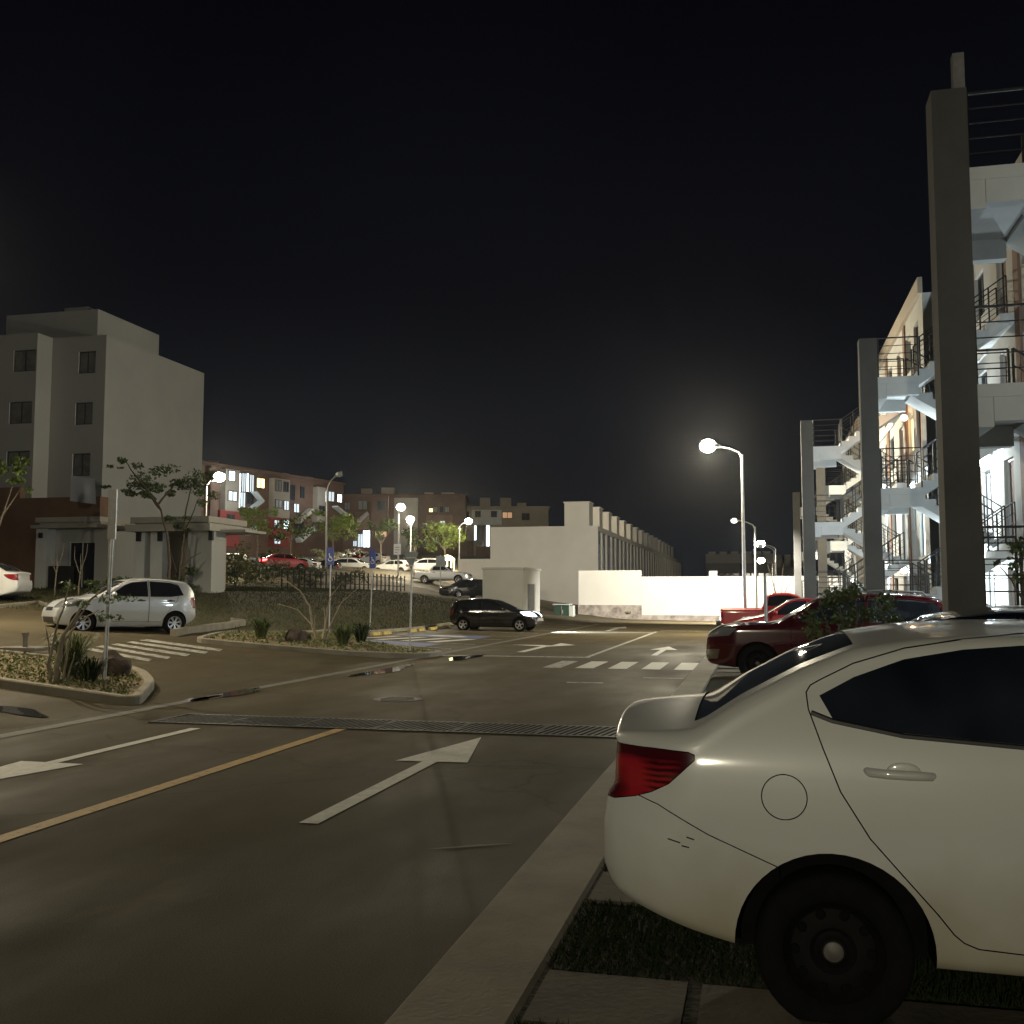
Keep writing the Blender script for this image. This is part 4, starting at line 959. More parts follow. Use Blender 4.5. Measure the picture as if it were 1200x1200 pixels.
far_block('apartment_building', 'reddish brown apartment block with white-lit stairwell, behind the car park trees', (PA.x, PA.y, 0), (PB.x, PB.y, 0), 4.5, 17.9, 10, m['dark_brown'],
  [(261.5, 268.5, 553.5, 563, 'lit_cold'), (277, 282, 555, 576, 'lit_cold', 'stairwell_opening'), (283, 287.5, 555, 576, 'lit_soft', 'stairwell_opening'), (288.3, 291, 555, 576, 'lit_cold', 'stairwell_opening'), (292, 297, 557, 576, 'lit_soft', 'stairwell_opening'), (276, 281, 577.5, 598, 'lit_cold', 'stairwell_opening'), (281.6, 287, 577.5, 594, 'lit_soft', 'stairwell_opening'), (289, 297, 578, 590, 'pane'), (300.5, 309.5, 561.5, 571, 'lit_warm'), (261, 271, 577, 586.5, 'lit_soft'), (326.5, 332, 588, 597.5, 'lit_soft'), (344, 350, 591, 600, 'lit_soft'), (315, 321.5, 610.5, 618, 'lit_soft'), (326, 332, 610, 619.5, 'lit_cold'), (315, 322, 631, 637, 'lit_soft'),
   (326.5, 331.5, 566, 576, 'pane'), (317, 323, 564, 575, 'curtain'), (335, 345, 569, 585, 'pane'), (316.5, 324, 587, 595, 'curtain'), (352, 356, 571, 583, 'pane'), (368, 374, 594, 604, 'pane'), (377.5, 381.5, 576, 588, 'lit_cold'), (384.5, 391, 577, 587, 'lit_soft'), (395, 400, 580, 588, 'lit_cold'), (345, 355, 612, 625, 'pane'), (260, 268, 604, 613, 'pane'), (366, 372, 615, 624, 'curtain')],
  [(257.5, 275, 552, 599, 'beige_wall'), (314.5, 334, 563, 606, 'beige_wall'), (366, 376, 572, 612, 'beige_wall'), (251, 275, 600, 640, 'red_wall'), (314, 334, 608, 640, 'red_wall'), (239, 250, 548, 640, 'dark_brown'), (300.2, 300.4, 640, 641, 'dark_brown')],
  [(345, 352, 556), (372, 380, 562), (262, 270, 540)],
  [('stair_flight', [(297, 588), (281, 600)], .28, 'stair_conc'), ('stair_flight', [(289, 577), (298, 588)], .15, 'stair_conc'), ('stair_flight', [(300, 611), (281, 626)], .4, 'stair_conc'), ('stair_flight', [(356, 598), (340, 612)], .5, 'beige_wall'), ('stair_flight', [(357, 620), (341, 634)], .6, 'stair_conc'), ('stair_flight', [(397, 604), (386, 614)], .3, 'stair_conc'), ('stair_flight', [(384, 594), (397, 604)], .2, 'stair_conc')])
for (px_, py_, pw) in ((286, 566, 380), (283, 588, 300), (310, 640, 300), (380, 584, 250), (398, 585, 200)): q_ = at(px_, py_, 127 if px_ < 330 else 143); lamp('POINT', q_, pw, (.82, .95, 1), None, .3)
PA = at(396, 690, 166); PB = at(545, 690, 166)
far_block('apartment_building', 'long dim brown apartment block directly behind the double lamp post', (PA.x, PA.y, 0), (PB.x, PB.y, 0), 5, 17.6, 11, m['dark_brown'],
  [(420, 430, 587, 597, 'curtain'), (404, 410, 589, 597, 'curtain'), (419.5, 425, 626, 641, 'lit_soft', 'stairwell_opening'), (425.6, 433.5, 622, 641, 'lit_cold', 'stairwell_opening'), (440, 453, 623, 629, 'lit_orange'), (503, 507, 596, 600, 'lit_warm'), (508, 512, 594, 600, 'curtain'), (516, 519, 594, 600, 'pane'), (522, 526, 594, 600, 'curtain'), (516.5, 521.5, 611, 617, 'lit_soft'), (507, 510, 629, 636, 'curtain'), (511, 515, 629, 636, 'curtain'), (521, 528, 629, 636, 'curtain'), (496, 501, 613, 643, 'pane'), (443, 452, 588, 598, 'pane'), (414, 418, 634, 640, 'lit_soft')],
  [(436, 456, 580, 622, 'dark_brown'), (462, 490, 584, 650, 'beige_wall'), (500, 530, 604, 622, 'brown_wall'), (417, 434, 600, 620, 'brown_wall')],
  [(421, 433, 571), (445, 460, 570), (496, 506, 577), (516, 531, 576)],
  [('stair_flight', [(421, 612), (433, 602)], .6, 'beige_wall')])
for (px_, py_, pw) in ((428, 632, 350),): lamp('POINT', at(px_, py_, 161), pw, (.85, .95, 1), None, .3)
PA = at(534, 690, 172); PB = at(643, 690, 172)
far_block('apartment_building', 'apartment block with a pale upper band and orange-lit window above the white gable wall', (PA.x, PA.y, 0), (PB.x, PB.y, 0), 4, 16.1, 11, m['beige_wall'],
  [(557.5, 563, 600, 606, 'pane'), (576, 582, 600, 606, 'pane'), (589, 600, 600.5, 607, 'lit_orange'), (556, 558, 616, 633, 'lit_cold'), (570, 573.5, 616, 640, 'lit_cold', 'stairwell_opening'), (559.5, 568, 616, 640, 'pane'), (612, 620, 602, 609, 'pane'), (543, 549, 600, 610, 'pane')],
  [(553, 588, 598, 615, 'stair_conc'), (540, 555, 634, 660, 'brown_wall'), (558, 576, 641, 656, 'brown_wall')],
  [(562, 574, 582), (586, 599, 582), (606, 617, 588)])
# ---- terraced houses behind the boundary wall
ty = 93.5; tx = onY(700, 700, ty).x; tl = onY(575, 700, ty).x; tz = .3; tH = onY(640, 617, ty).z - tz
def house(i):
    y = ty + i * 6.5; z0 = tz; hp = 6.49
    lab = ['white end house of the terrace, big blank gable wall facing the road', 'second house from the gable in the grey terrace', 'third house from the gable in the grey terrace', 'fourth house from the gable in the grey terrace', 'fifth house from the gable in the grey terrace'][i] if i < 5 else None
    root = empty('terraced_house', (tx, y, z0), lab or 'one of the far grey terraced houses running away behind the boundary wall', 'house', 0, 'houses of the white terrace' if i < 5 else 'far end of the terrace')
    b_ = MB(); H = tH - .45
    ops = [(.5, 1.5, 3.3, 6.0), (3.3, 4.3, 3.3, 6.0)]
    facade(b_, (0, 0, 0), (0, 1, 0), hp, H, (1, 0, 0), ops)
    b_.add([(tl - tx, 0, H), (0, 0, H), (0, hp, H), (tl - tx, hp, H)], [(0, 1, 2, 3)])
    b_.build('wall', m['house_grey'], root)
    if i == 0:
        b_ = MB(); b_.box(tl - tx, .12, -.18, -.003, 0, tH); b_.build('gable_wall', m['white_wall'], root)
        b_ = MB(); xa = onY(537, 700, ty).x - tx; b_.box(xa, tl - tx - .01, -.1, 3, 0, onY(555, 655, ty).z - z0); b_.build('side_wall', m['white_wall'], root)
    for o in ops: window(root, (0, 0, 0), (0, 1, 0), (1, 0, 0), o, .14, m['curtain'], m['frame_dark'])
    b_ = MB()
    for f in (2.2, 5.2): b_.box(.003, .16, f, f + .55, 2.6, H - .1)
    b_.box(.003, .08, 0, hp, H - .02, H + .42); b_.build('wall_panel', m['white_wall'], root)
    b_ = MB(); b_.box(-3.6, -1.2, 3.0, 5.2, H + .001, H + 2.9); b_.box(-3.7, -1.1, 2.9, 5.3, H + 2.902, H + 3.0); b_.build('roof_tank', m['white_wall'], root)
for i in range(16): house(i)
# ---- boundary wall in two planes on a stone plinth
Y1, Y2 = 74.03, 74.0
bw = empty('boundary_wall', (onY(752, 700, Y2).x, Y2, 0), 'long white boundary wall on a rough stone base closing the road end', 'wall')
ox = bw.location.x; b_ = MB(); xa = onY(678, 700, Y1).x - ox; t1 = onY(700, 668.5, Y1).z; t2 = onY(800, 675.5, Y2).z; s1 = onY(715, 709, Y1).z; s2 = onY(800, 721, Y2).z
xr_ = 14
b_.box(xa, -.006, Y1 - Y2, Y1 - Y2 + .2, s1, t1); b_.box(-.003, xr_, 0, .25, s2, t2)
b_.build('wall', m['white_wall'], bw)
b_ = MB(); b_.box(xa, -.004, Y1 - Y2 - .22, Y1 - Y2 + .3, -.6, s1 - .002); b_.box(-.35, xr_, -.22, .3, -.9, s2 - .002)
st = b_.build('stone_base', m['stone'], bw)
b_ = MB(); a_ = onY(831.5, 700, Y2).x - ox; c_ = onY(841, 700, Y2).x - ox; b_.box(a_, c_, -.05, .5, t2 + .002, onY(836, 669, Y2).z); b_.build('pier_cap', m['white_wall'], bw)
# ---- utility hut and transformer
yh = 60.5; hx1 = onY(612.5, 700, yh).x; hx0 = onY(565.5, 700, yh).x; hz = .3; hH = onY(600, 667, yh).z - hz
ht = empty('utility_hut', (hx1, yh, hz), 'small plain utility hut with dark louvred door beside the black hatchback', 'hut')
b_ = MB(); b_.add([(hx0 - hx1, 0, 0), (0, 0, 0), (0, 0, hH), (hx0 - hx1, 0, hH)], [(0, 1, 2, 3)])
op = (1.35, 3.6, .0, 2.0)
facade(b_, (0, 0, 0), (0, 1, 0), 5.0, hH, (1, 0, 0), [op]); b_.add([(hx0 - hx1, 5, 0), (0, 5, 0), (0, 5, hH), (hx0 - hx1, 5, hH)], [(3, 2, 1, 0)])
b_.add([(hx0 - hx1, 0, 0), (hx0 - hx1, 5, 0), (hx0 - hx1, 5, hH), (hx0 - hx1, 0, hH)], [(3, 2, 1, 0)]); b_.build('wall', m['hut_wall'], ht)
b_ = MB(); b_.box(hx0 - hx1 - .08, .08, -.08, 5.08, hH + .001, hH + .12); b_.build('roof', m['hut_wall'], ht)
b_ = MB(); b_.box(-.12, -.08, op[0], op[1], op[2], op[3])
for k in range(14): b_.box(-.08, -.05, op[0] + .1, op[1] - .1, .12 + k * .132, .19 + k * .132)
b_.build('louvred_door', m['door_grey'], ht)
yt = 66; xa = onY(649.5, 700, yt).x; xb = onY(666.5, 700, yt).x; za = onY(655, 726, yt).z; zt_ = onY(655, 709, yt).z
tf = empty('transformer_box', (xa, yt, za), 'green electrical transformer box on a concrete pad below the white wall', 'transformer')
b_ = MB(); b_.box(0, xb - xa, 0, .9, .0, zt_ - za); b_.build('cabinet', m['transformer'], tf)
b_ = MB(); b_.box(xb - xa + .003, xb - xa + .25, .1, .95, .0, zt_ - za - .04); b_.build('side_cabinet', m['transformer_side'], tf)
b_ = MB(); b_.box(-.1, xb - xa + .06, -.1, 1.0, zt_ - za + .002, zt_ - za + .07); b_.build('lid', m['transformer_side'], tf)
b_ = MB(); b_.box(-.4, xb - xa + .5, -.5, 1.3, -.5, -.003); b_.build('pad', m['concrete'], tf)
b_ = MB(); cx = (xb - xa) / 2; b_.box(cx - .015, cx + .015, -.02, -.002, .05, zt_ - za - .05); b_.box(cx + .05, cx + .09, -.06, -.002, .4, .62); b_.build('handle', m['galv'], tf)
# ---- far pale blocks over the wall
for (pa, pb, yr, lab) in ((828, 868, 660, 'leftmost of three far pale blocks seen over the bright wall'), (872, 905, 660, 'middle of three far pale blocks over the wall, behind the tall lamp posts'), (908, 940, 664, 'rightmost of three far pale blocks, partly behind the stair towers')):
    Yf = 210; a_ = onY(pa, 700, Yf); c_ = onY(pb, 700, Yf); zr = onY((pa + pb) / 2, yr, Yf).z
    r_ = empty('apartment_building', (a_.x, Yf, 1), lab, 'building')
    W = c_.x - a_.x; b_ = MB(); b_.box(0, W, 0, 10, -1, zr - 1); b_.build('wall', m['grey_wall'], r_)
    for k in range(4):
        b_ = MB(); x = W * (k + .5) / 4; b_.box(x - .5, x + .5, -.06, -.003, zr - 4.3, zr - 3.0); b_.k = 1; b_.box(x - .62, x + .62, -.12, -.062, zr - 3.0, zr - 2.9); b_.build('window', [m['pane'], m['frame_dark']], r_)
    for k in range(3):
        b_ = MB(); x = W * (k + .5) / 3; b_.box(x - 1.2, x + 1.2, 1, 4, zr - .998, zr + .9); b_.box(x - .7, x + .7, 1.4, 3, zr + .903, zr + 1.4); b_.build('roof_tank', m['white_wall'], r_)
# ---- the stair towers and long block on the right
FL = [.2, 2.85, 5.5, 8.2]; LD = [1.52, 4.18, 6.85]
def railing(b_, pts, h=.95, bars=4, step=1.0, r_=.014):
    pts = [Vector(p_) for p_ in pts]
    for a, c in zip(pts, pts[1:]):
        n_ = max(1, round((c - a).length / step))
        for k in range(n_ + 1): p_ = a.lerp(c, k / n_); b_.beam(p_, p_ + Vector((0, 0, h)), .035, .035, (0, 1, 0))
        for k in range(bars + 1):
            z = Vector((0, 0, h * (k + 1) / (bars + 1) + (.0 if k < bars else .0)))
            b_.beam(a + z, c + z, r_ * (2.2 if k == bars else 1), r_ * (2 if k == bars else 1))
def flight(x0, z0, x1, z1, y0, y1, n=8):       # sawtooth stair from (x0,z0) to (x1,z1)
    up = []; dx = (x1 - x0) / n; dz = (z1 - z0) / n
    for k in range(n): up += [(x0 + dx * k, z0 + dz * (k + 1) if dz > 0 else z0 + dz * k), (x0 + dx * (k + 1), z0 + dz * (k + 1) if dz > 0 else z0 + dz * k)]
    t = .22
    poly = [(x0, z0)] + up + [(x1, z1)] + [(x1, z1 - t), (x0, z0 - t)]
    clean = []
    for q in poly:
        if not clean or (abs(q[0] - clean[-1][0]) + abs(q[1] - clean[-1][1])) > 1e-5: clean.append(q)
    b_ = MB(); n2 = len(clean)
    b_.add([(x, y0, z) for x, z in clean] + [(x, y1, z) for x, z in clean], [tuple(range(n2)), tuple(range(n2, 2 * n2))[::-1]] + [(i, i + n2, (i + 1) % n2 + n2, (i + 1) % n2) for i in range(n2)])
    return b_
def tower(loc, label):
    root = empty('stair_tower', loc, label, 'stairs', 0, 'outside stair towers along the right')
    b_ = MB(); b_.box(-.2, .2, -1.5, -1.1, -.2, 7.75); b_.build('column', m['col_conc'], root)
    for z in LD:
        b_ = MB(); b_.box(.205, 1.15, -1.25, 1.25, z - .16, z); b_.box(.205, .42, -1.25, 1.25, z - .52, z - .162); b_.box(.425, 1.15, -1.25, -1.05, z - .45, z - .162); b_.box(.425, 1.15, 1.05, 1.25, z - .45, z - .162); b_.build('landing', m['stair_conc'], root)
        b_ = MB(); railing(b_, [(1.15, -1.2, z), (.25, -1.2, z), (.25, 1.2, z), (1.15, 1.2, z)], step=.9); b_.build('railing', m['iron'], root)
    for i, z in enumerate(LD):
        fa_ = flight(1.155, z, 3.2, FL[i], .12, 1.2); fa_.build('stair_flight', m['stair_conc'], root, fix=True)
        fb_ = flight(1.155, z, 3.2, FL[i + 1], -1.2, -.12); fb_.build('stair_flight', m['stair_conc'], root, fix=True)
        for (y, ze) in ((.16, FL[i]), (1.16, FL[i]), (-.16, FL[i + 1]), (-1.16, FL[i + 1])):
            b_ = MB(); railing(b_, [(1.2, y, z), (3.15, y, ze)], step=.5, bars=3); b_.build('railing', m['iron'], root)
    return root
TWR = [(2.33, 14.3, 'nearest stair tower with a thick column, cut by the right edge'), (2.62, 26.8, 'second stair tower from the right edge, greenish white landings'), (1.72, 38.5, 'middle stair tower with orange-lit upper flights'), (2.95, 52.2, 'fourth stair tower from the right edge, set further back from the road'), (2.25, 64.8, 'farthest stair tower, next to the end of the white boundary wall')]
tw0 = None
for (x, y, lab) in TWR:
    if tw0 is None: tw0 = tower((x, y, 0), lab)
    else:
        c = copy_tree(tw0); c.location = (x, y, 0); c['label'] = lab
b_ = MB(); b_.box(.06, .19, -1.48, -1.35, 7.752, 8.2); b_.build('post_stub', m['galv_dark'], tw0)
def flats(x, y, label, lits, wallm, brown, lights, ydn=-5.5, yup=7.2):
    root = empty('apartment_building', (x, y, 0), label, 'building', 0, 'long flats behind the stair towers'); H = 10.9; W = yup - ydn
    ops = []
    for i, f in enumerate(FL):
        for (a, c, lo, hi) in ((-4.7, -3.7, 0, 2.1), (-3.0, -1.9, .9, 2.1), (-.55, .45, 0, 2.1), (1.9, 3.0, .9, 2.1), (3.7, 4.6, 0, 2.1), (5.2, 6.5, .9, 2.1)):
            ops.append((a - ydn, c - ydn, f + lo, f + hi, i, lo == 0))
    b_ = MB(); facade(b_, (0, ydn, 0), (0, 1, 0), W - .01, H, (-1, 0, 0), [o[:4] for o in ops]); b_.box(.3, 6, ydn, ydn + .2, 0, H); b_.box(.3, 6, yup - .21, yup - .01, 0, H); b_.add([(0, ydn, H), (6, ydn, H), (6, yup - .01, H), (0, yup - .01, H)], [(0, 1, 2, 3)]); b_.build('wall', wallm, root)
    b_ = MB(); b_.box(-.12, .02, ydn, yup - .01, H + .003, H + .5); b_.build('parapet', m['beige_wall'], root)
    for k, o in enumerate(ops):
        mt = lits.get(k, 'pane' if not o[5] else 'dark_brown'); nm = 'door' if o[5] else 'window'
        window(root, (0, ydn, 0), (0, 1, 0), (-1, 0, 0), o, .14, m[mt], m['frame_white' if k % 3 else 'frame_dark'], nm, 0 if o[5] else 1)
    for f in FL[1:]:
        for (ya, yb_) in ((ydn, ydn + 3), (1.6, yup - .02)): b_ = MB(); b_.box(-.06, -.003, ya, yb_, f - .25, f + .02); b_.build('floor_band', m['stair_conc'], root)
        b_ = MB(); b_.box(-.05 - .3, -.003, -1.35, 1.35, f - .2, f); b_.build('walkway', m['stair_conc'], root)
    if brown:
        b_ = MB(); b_.box(-.05, -.002, ydn + .9, ydn + 2.4, 0, H - .05) if False else b_.box(-.05, -.002, 3.1, 3.65, 0.01, H - .05); b_.box(-.05, -.002, -1.85, -1.4, .01, H - .05); b_.build('wall_panel', m['brown_wall'], root)
    for (dy, z, kind, pw) in lights:
        q_ = 1.9 if kind == 'g' else 1; b_ = MB(); b_.blob((-.17 * q_, dy, z), .12 * q_, .16 * q_, .12 * q_, 14, 8); o = b_.build('wall_lamp', m['lens_dim' if kind == 'w' else 'lens_cold'], root, smooth=True, angle=180)  # the 'g' lamps are swollen, glare put into their shape
        lamp('POINT', (-.30 - .25 * q_, dy, z - .05), pw * (1 if kind == 'g' else .8), (.76, .92, 1) if kind != 'w' else (1, .56, .25), root, .10)
    return root
flats(TWR[0][0] + 3.3, TWR[0][1], 'near end of the flats, mostly out of frame at the right edge', {}, m['flats_wall'], True, [(5.2, 2.45, 'c', 260), (5.2, 5.1, 'c', 330), (5.4, 7.85, 'c', 45), (-3, 5.1, 'c', 50)], -7.5, 7.2)
flats(TWR[1][0] + 3.3, TWR[1][1], 'flats with two glaring white wall lamps right of the thick column', {3: 'lit_cold', 9: 'lit_soft'}, m['flats_wall'], True, [(1.6, 2.45, 'g', 330), (1.9, 5.2, 'g', 420), (5.4, 2.45, 'c', 120), (5.4, 5.1, 'c', 120)], -5.5, 6.2)
flats(TWR[2][0] + 3.3, TWR[2][1], 'flats with a warm-lit window and white-lit doorway, behind the second stair tower', {6: 'lit_cold', 8: 'lit_soft', 13: 'lit_warm', 12: 'lit_orange'}, m['flats_wall'], True, [(-2.2, 7.6, 'w', 45), (-1.0, 2.5, 'c', 110), (-4.0, 5.1, 'c', 130), (.9, 5.1, 'c', 120), (4.5, 2.5, 'c', 120), (4.5, 5.1, 'c', 140)], -5.6, 7.6)
flats(TWR[3][0] + 3.3, TWR[3][1], 'flats with white lamps on two floors behind the fourth stair tower', {7: 'lit_cold', 10: 'lit_soft'}, m['flats_wall'], False, [(-.8, 5.1, 'c', 170), (-1.5, 2.45, 'c', 150), (1.0, 2.5, 'w', 90), (3.5, 5.1, 'c', 120)], -5.9, 6.2)
flats(TWR[4][0] + 3.3, TWR[4][1], 'far end of the flats beside the boundary wall', {8: 'lit_soft'}, m['flats_wall'], False, [(-1, 5.1, 'c', 80), (-1, 2.5, 'c', 60)], -6.2, 6)
# ================================================================== STREET FURNITURE
def street_lamp(x, y, h, dx, dy, rise, label, lit=True, power=0, cold=False, z0=None, aim=None, cone=150, group='street lamps', lens='lens', col_=(1, .87, .62), base_r=.09, hs=1.0, blend=.5, bare=False):
    z0 = gz(x, y) if z0 is None else z0
    root = empty('street_lamp', (x, y, z0), label, 'street lamp', 0, group)
    b_ = MB(); b_.box(-.2, .2, -.2, .2, -.1, .03); b_.build('base_plate', m['galv_dark'], root)
    b_ = MB(); b_.tube([(0, 0, .03), (0, 0, h * .5), (0, 0, h)], [base_r, base_r * .8, base_r * .6], 10); b_.build('pole', m['galv'], root, smooth=True)
    e = Vector((dx, dy, h + rise)); b_ = MB(); b_.tube([(0, 0, h - .15), (dx * .12, dy * .12, h + rise * .28), (dx * .5, dy * .5, h + rise * .72), e], [.04, .038, .034, .03], 8); b_.build('arm', m['galv'], root, smooth=True)
    d = Vector((dx, dy, rise * .5)).normalized(); b_ = MB(); b_.beam(e - d * .1, e + d * .55 * hs, .26 * hs, .09 * hs); b_.beam(e + d * .02, e + d * .3 * hs, .16 * hs, .07); b_.build('lamp_head', m['galv_dark'], root)
    c = e + d * .30 * hs - Vector((0, 0, .06)); b_ = MB(); b_.blob(c, .25 * hs, .20 * hs, .20 * hs, 16, 10)  # lens made bigger than life, its size stands in for glare
    ln = b_.build('lens', m[lens if lit else 'lens_off'], root, smooth=True, angle=180)
    if lit and power:
        lamp('POINT' if bare else 'SPOT', c - Vector((0, 0, .2 * hs)), power, (.84, .93, 1) if cold else col_, root, .12, aim, cone, blend)
    return root
HD = 42.0
p1 = at(873, 726, HD); hp = onY(866, 533, p1.y)
street_lamp(p1.x, p1.y, hp.z, -1.0, .1, .42, 'tallest lit street lamp, leaning its arm over the road by the red pickup', True, 12000, hs=1.35, col_=(1, .90, .66), cone=174, bare=True)
p2 = onY(886.5, 715, 61.5); street_lamp(p2.x, p2.y, onY(886, 616, 61.5).z, -.95, .0, .38, 'second street lamp, its thin dim head in front of the bright white wall', True, 30000, lens='lens_dim', aim=(-.06, .62, -.72), cone=150, blend=.5, hs=.8, col_=(1, .96, .86))
p3 = onY(897, 700, 27.5)
r3 = empty('slim_post', (p3.x, p3.y, 0), 'slim grey post without a lamp behind the maroon car', 'post'); b_ = MB(); b_.tube([(0, 0, 0), (0, 0, onY(897, 675, 27.5).z)], .04, 8); b_.build('post', m['galv'], r3, smooth=True)
for (px_, py_, Y, lab) in ((893, 638, 112, 'small lit street lamp above the far wall end, uppermost of three in a column'), (894, 657, 160, 'small lit street lamp at the far wall, middle one of three in a column'), (893.5, 668, 215, 'small lit street lamp at the far wall, lowest of three in a column')):
    q = onY(px_, py_, Y); street_lamp(q.x + 1.4, q.y, q.z - .5, -1.0, 0, .45, lab, True, 5000, z0=0, hs=2.2 if Y > 120 else 1.9)
q = onY(907, 645, 96); street_lamp(q.x, q.y, q.z, -.9, 0, .4, 'unlit thin lamp post beyond the wall, right of the lit column of lamps', False, 0, z0=0)
for (px0, top, px1, py1, D, pw, lab, lit) in ((239.5, 569, 251, 561, 73, 6500, 'lit street lamp above the portico roof, beside the reddish block', True), (382, 572, 396, 557, 72, 0, 'unlit curved street lamp beside the first blue sign', False), (466.5, 606, 470.5, 599, 100, 19000, 'brightest far street lamp, above the pale square sign', True), (481, 621, 478, 613, 112, 7000, 'lower lit street lamp just right of the brightest far one', True), (538, 618, 547, 612, 117, 7500, 'lit street lamp over the end of the white gable side wall', True)):
    b0 = at(px0, 680, D); z0 = gz(b0.x, b0.y); tp = at(px0, top, D); hd_ = at(px1, py1, D)
    street_lamp(b0.x, b0.y, tp.z - z0, hd_.x - tp.x - (.3 if px1 > px0 else -.3) * .9, (hd_.y - tp.y), hd_.z - tp.z, lab, lit, pw, z0=z0, cold=False, hs=(2.4 if pw > 20000 else 1.7) if lit else 1, cone=172, bare=True)
# lamps of the same rows just outside the picture
street_lamp(-14.3, 14.0, 7.0, 1.0, .2, .4, 'lamp standing just left of the picture beside the near planting bed', True, 1500, cone=170, col_=(1, .84, .55), group='street lamps outside the frame')
street_lamp(-22.5, 21.5, 7.0, 1.0, .4, .4, 'lamp left of the picture lighting the side street and the silver hatchback', True, 9500, cone=172, group='street lamps outside the frame')
street_lamp(-3.6, -30.0, 7.4, .8, .6, .4, 'lamp behind the viewer lighting the white saloon', True, 18500, cone=177, bare=True, col_=(1, .92, .68), group='street lamps outside the frame', lens='lens')
def post(name, label, cat, bpx, bpy, tpx, tpy, r_=.03, Y=None):
    b0 = pix(bpx, bpy) if Y is None else onY(bpx, bpy, Y); t = onY(tpx, tpy, b0.y); root = empty(name, b0, label, cat)
    b_ = MB(); b_.tube([(0, 0, -.1), (t.x - b0.x, 0, t.z - b0.z)], r_, 10); b_.build('pole', m['galv'], root, smooth=True); return root, b0, t
# name sign on the near bed, seen nearly edge on
root, b0, t = post('street_sign', 'tall street sign pole in the near planting bed, panel seen edge-on', 'sign', 121.5, 806, 134, 578, .034)
q0 = onY(130.5, 632, b0.y) - b0; q1 = onY(138, 574, b0.y) - b0; b_ = MB(); b_.beam((q0.x + .04, -.05, q0.z), (q1.x - .05, -.05, q1.z), .15, .03, (0, 1, 0)); b_.build('sign_panel', m['galv'], root)
# give-way triangle from behind
root, b0, t = post('give_way_sign', 'grey back of a triangular give way sign on the middle planting bed', 'sign', 480, 768, 483, 650, .028)
tri = [onY(473.5, 647, b0.y) - b0, onY(491.5, 647, b0.y) - b0, onY(482.5, 668, b0.y) - b0]
b_ = MB(); b_.add([(q.x, y, q.z) for y in (-.035, -.06) for q in tri], [(0, 1, 2), (5, 4, 3), (0, 3, 4, 1), (1, 4, 5, 2), (2, 5, 3, 0)]); b_.build('sign_panel', m['sign_back'], root, fix=True)
b_ = MB(); b_.add([(q.x, .036 - .072 + .0, q.z) for q in tri] , [(0, 1, 2)]); 
for z in (.10, .32): zc = tri[2].z + z; b_.box(tri[2].x - .14, tri[2].x + .14, -.09, -.062, zc, zc + .03)
b_.build('bracket', m['galv'], root)
def symbol(b_, cx, cz, s_, y):      # seated figure on a wheel
    n = 18
    for k in range(n - 4):
        a0 = math.pi * .9 + 2 * math.pi * k / n; a1 = math.pi * .9 + 2 * math.pi * (k + 1) / n
        P = lambda a, r_: (cx + .02 * s_ + r_ * s_ * math.cos(a), y, cz - .16 * s_ + r_ * s_ * math.sin(a))
        b_.add([P(a0, .25), P(a1, .25), P(a1, .19), P(a0, .19)], [(0, 1, 2, 3)])
    c = [(cx - .08 * s_ + .07 * s_ * math.cos(t_), y, cz + .36 * s_ + .07 * s_ * math.sin(t_)) for t_ in [k * math.pi / 5 for k in range(10)]]; b_.add(c, [tuple(range(10))])
    for (x0, z0, x1, z1) in ((-.08, .28, -.04, -.04), (-.06, .12, .14, .12), (-.04, -.04, .18, -.04), (.18, -.04, .28, -.30)):
        d = Vector((x1 - x0, 0, z1 - z0)).normalized(); nn = Vector((-d.z, 0, d.x)) * .035 * s_
        a = Vector((cx + x0 * s_, y, cz + z0 * s_)); c2 = Vector((cx + x1 * s_, y, cz + z1 * s_)); b_.add([a + nn, a - nn, c2 - nn, c2 + nn], [(0, 1, 2, 3)])
for (bx, by, tx_, ty_, xa, xb, ya, yb, lab) in ((385.5, 744, 388, 643, 383.5, 392, 641.5, 662, 'blue disabled parking sign beside the unlit curved lamp'), (433, 742, 437.5, 645, 433.5, 441, 644.5, 666, 'blue disabled parking sign nearest the give way sign')):
    root, b0, t = post('parking_sign', lab, 'sign', bx, by, tx_, ty_, .026)
    A_ = onY(xa, yb, b0.y) - b0; B_ = onY(xb, ya, b0.y) - b0; b_ = MB(); b_.box(A_.x, B_.x, -.07, -.045, A_.z, B_.z); b_.build('sign_panel', m['sign_blue'], root)
    b_ = MB(); symbol(b_, (A_.x + B_.x) / 2, A_.z + (B_.z - A_.z) * .42, (B_.x - A_.x) * 1.25, -.073); b_.build('wheelchair_symbol', m['sign_white'], root)
root, b0, t = post('road_sign', 'dark square road sign on a short pole in front of the silver pickup', 'sign', 515.5, 691, 516.5, 650, .03)
A_ = onY(511, 664, b0.y) - b0; B_ = onY(522, 651.5, b0.y) - b0; b_ = MB(); b_.box(A_.x, B_.x, -.06, -.035, A_.z, B_.z); b_.build('sign_panel', m['sign_back'], root)
root, b0, t = post('road_sign', 'pale square sign under the brightest far street lamp', 'sign', 466, 676, 466, 638, .03)
A_ = onY(461.5, 650, b0.y) - b0; B_ = onY(470, 637.5, b0.y) - b0; b_ = MB(); b_.box(A_.x, B_.x, -.06, -.035, A_.z, B_.z); b_.build('sign_panel', m['sign_white'], root)
b_ = MB(); w_ = B_.x - A_.x; h_ = B_.z - A_.z; xc = (A_.x + B_.x) / 2
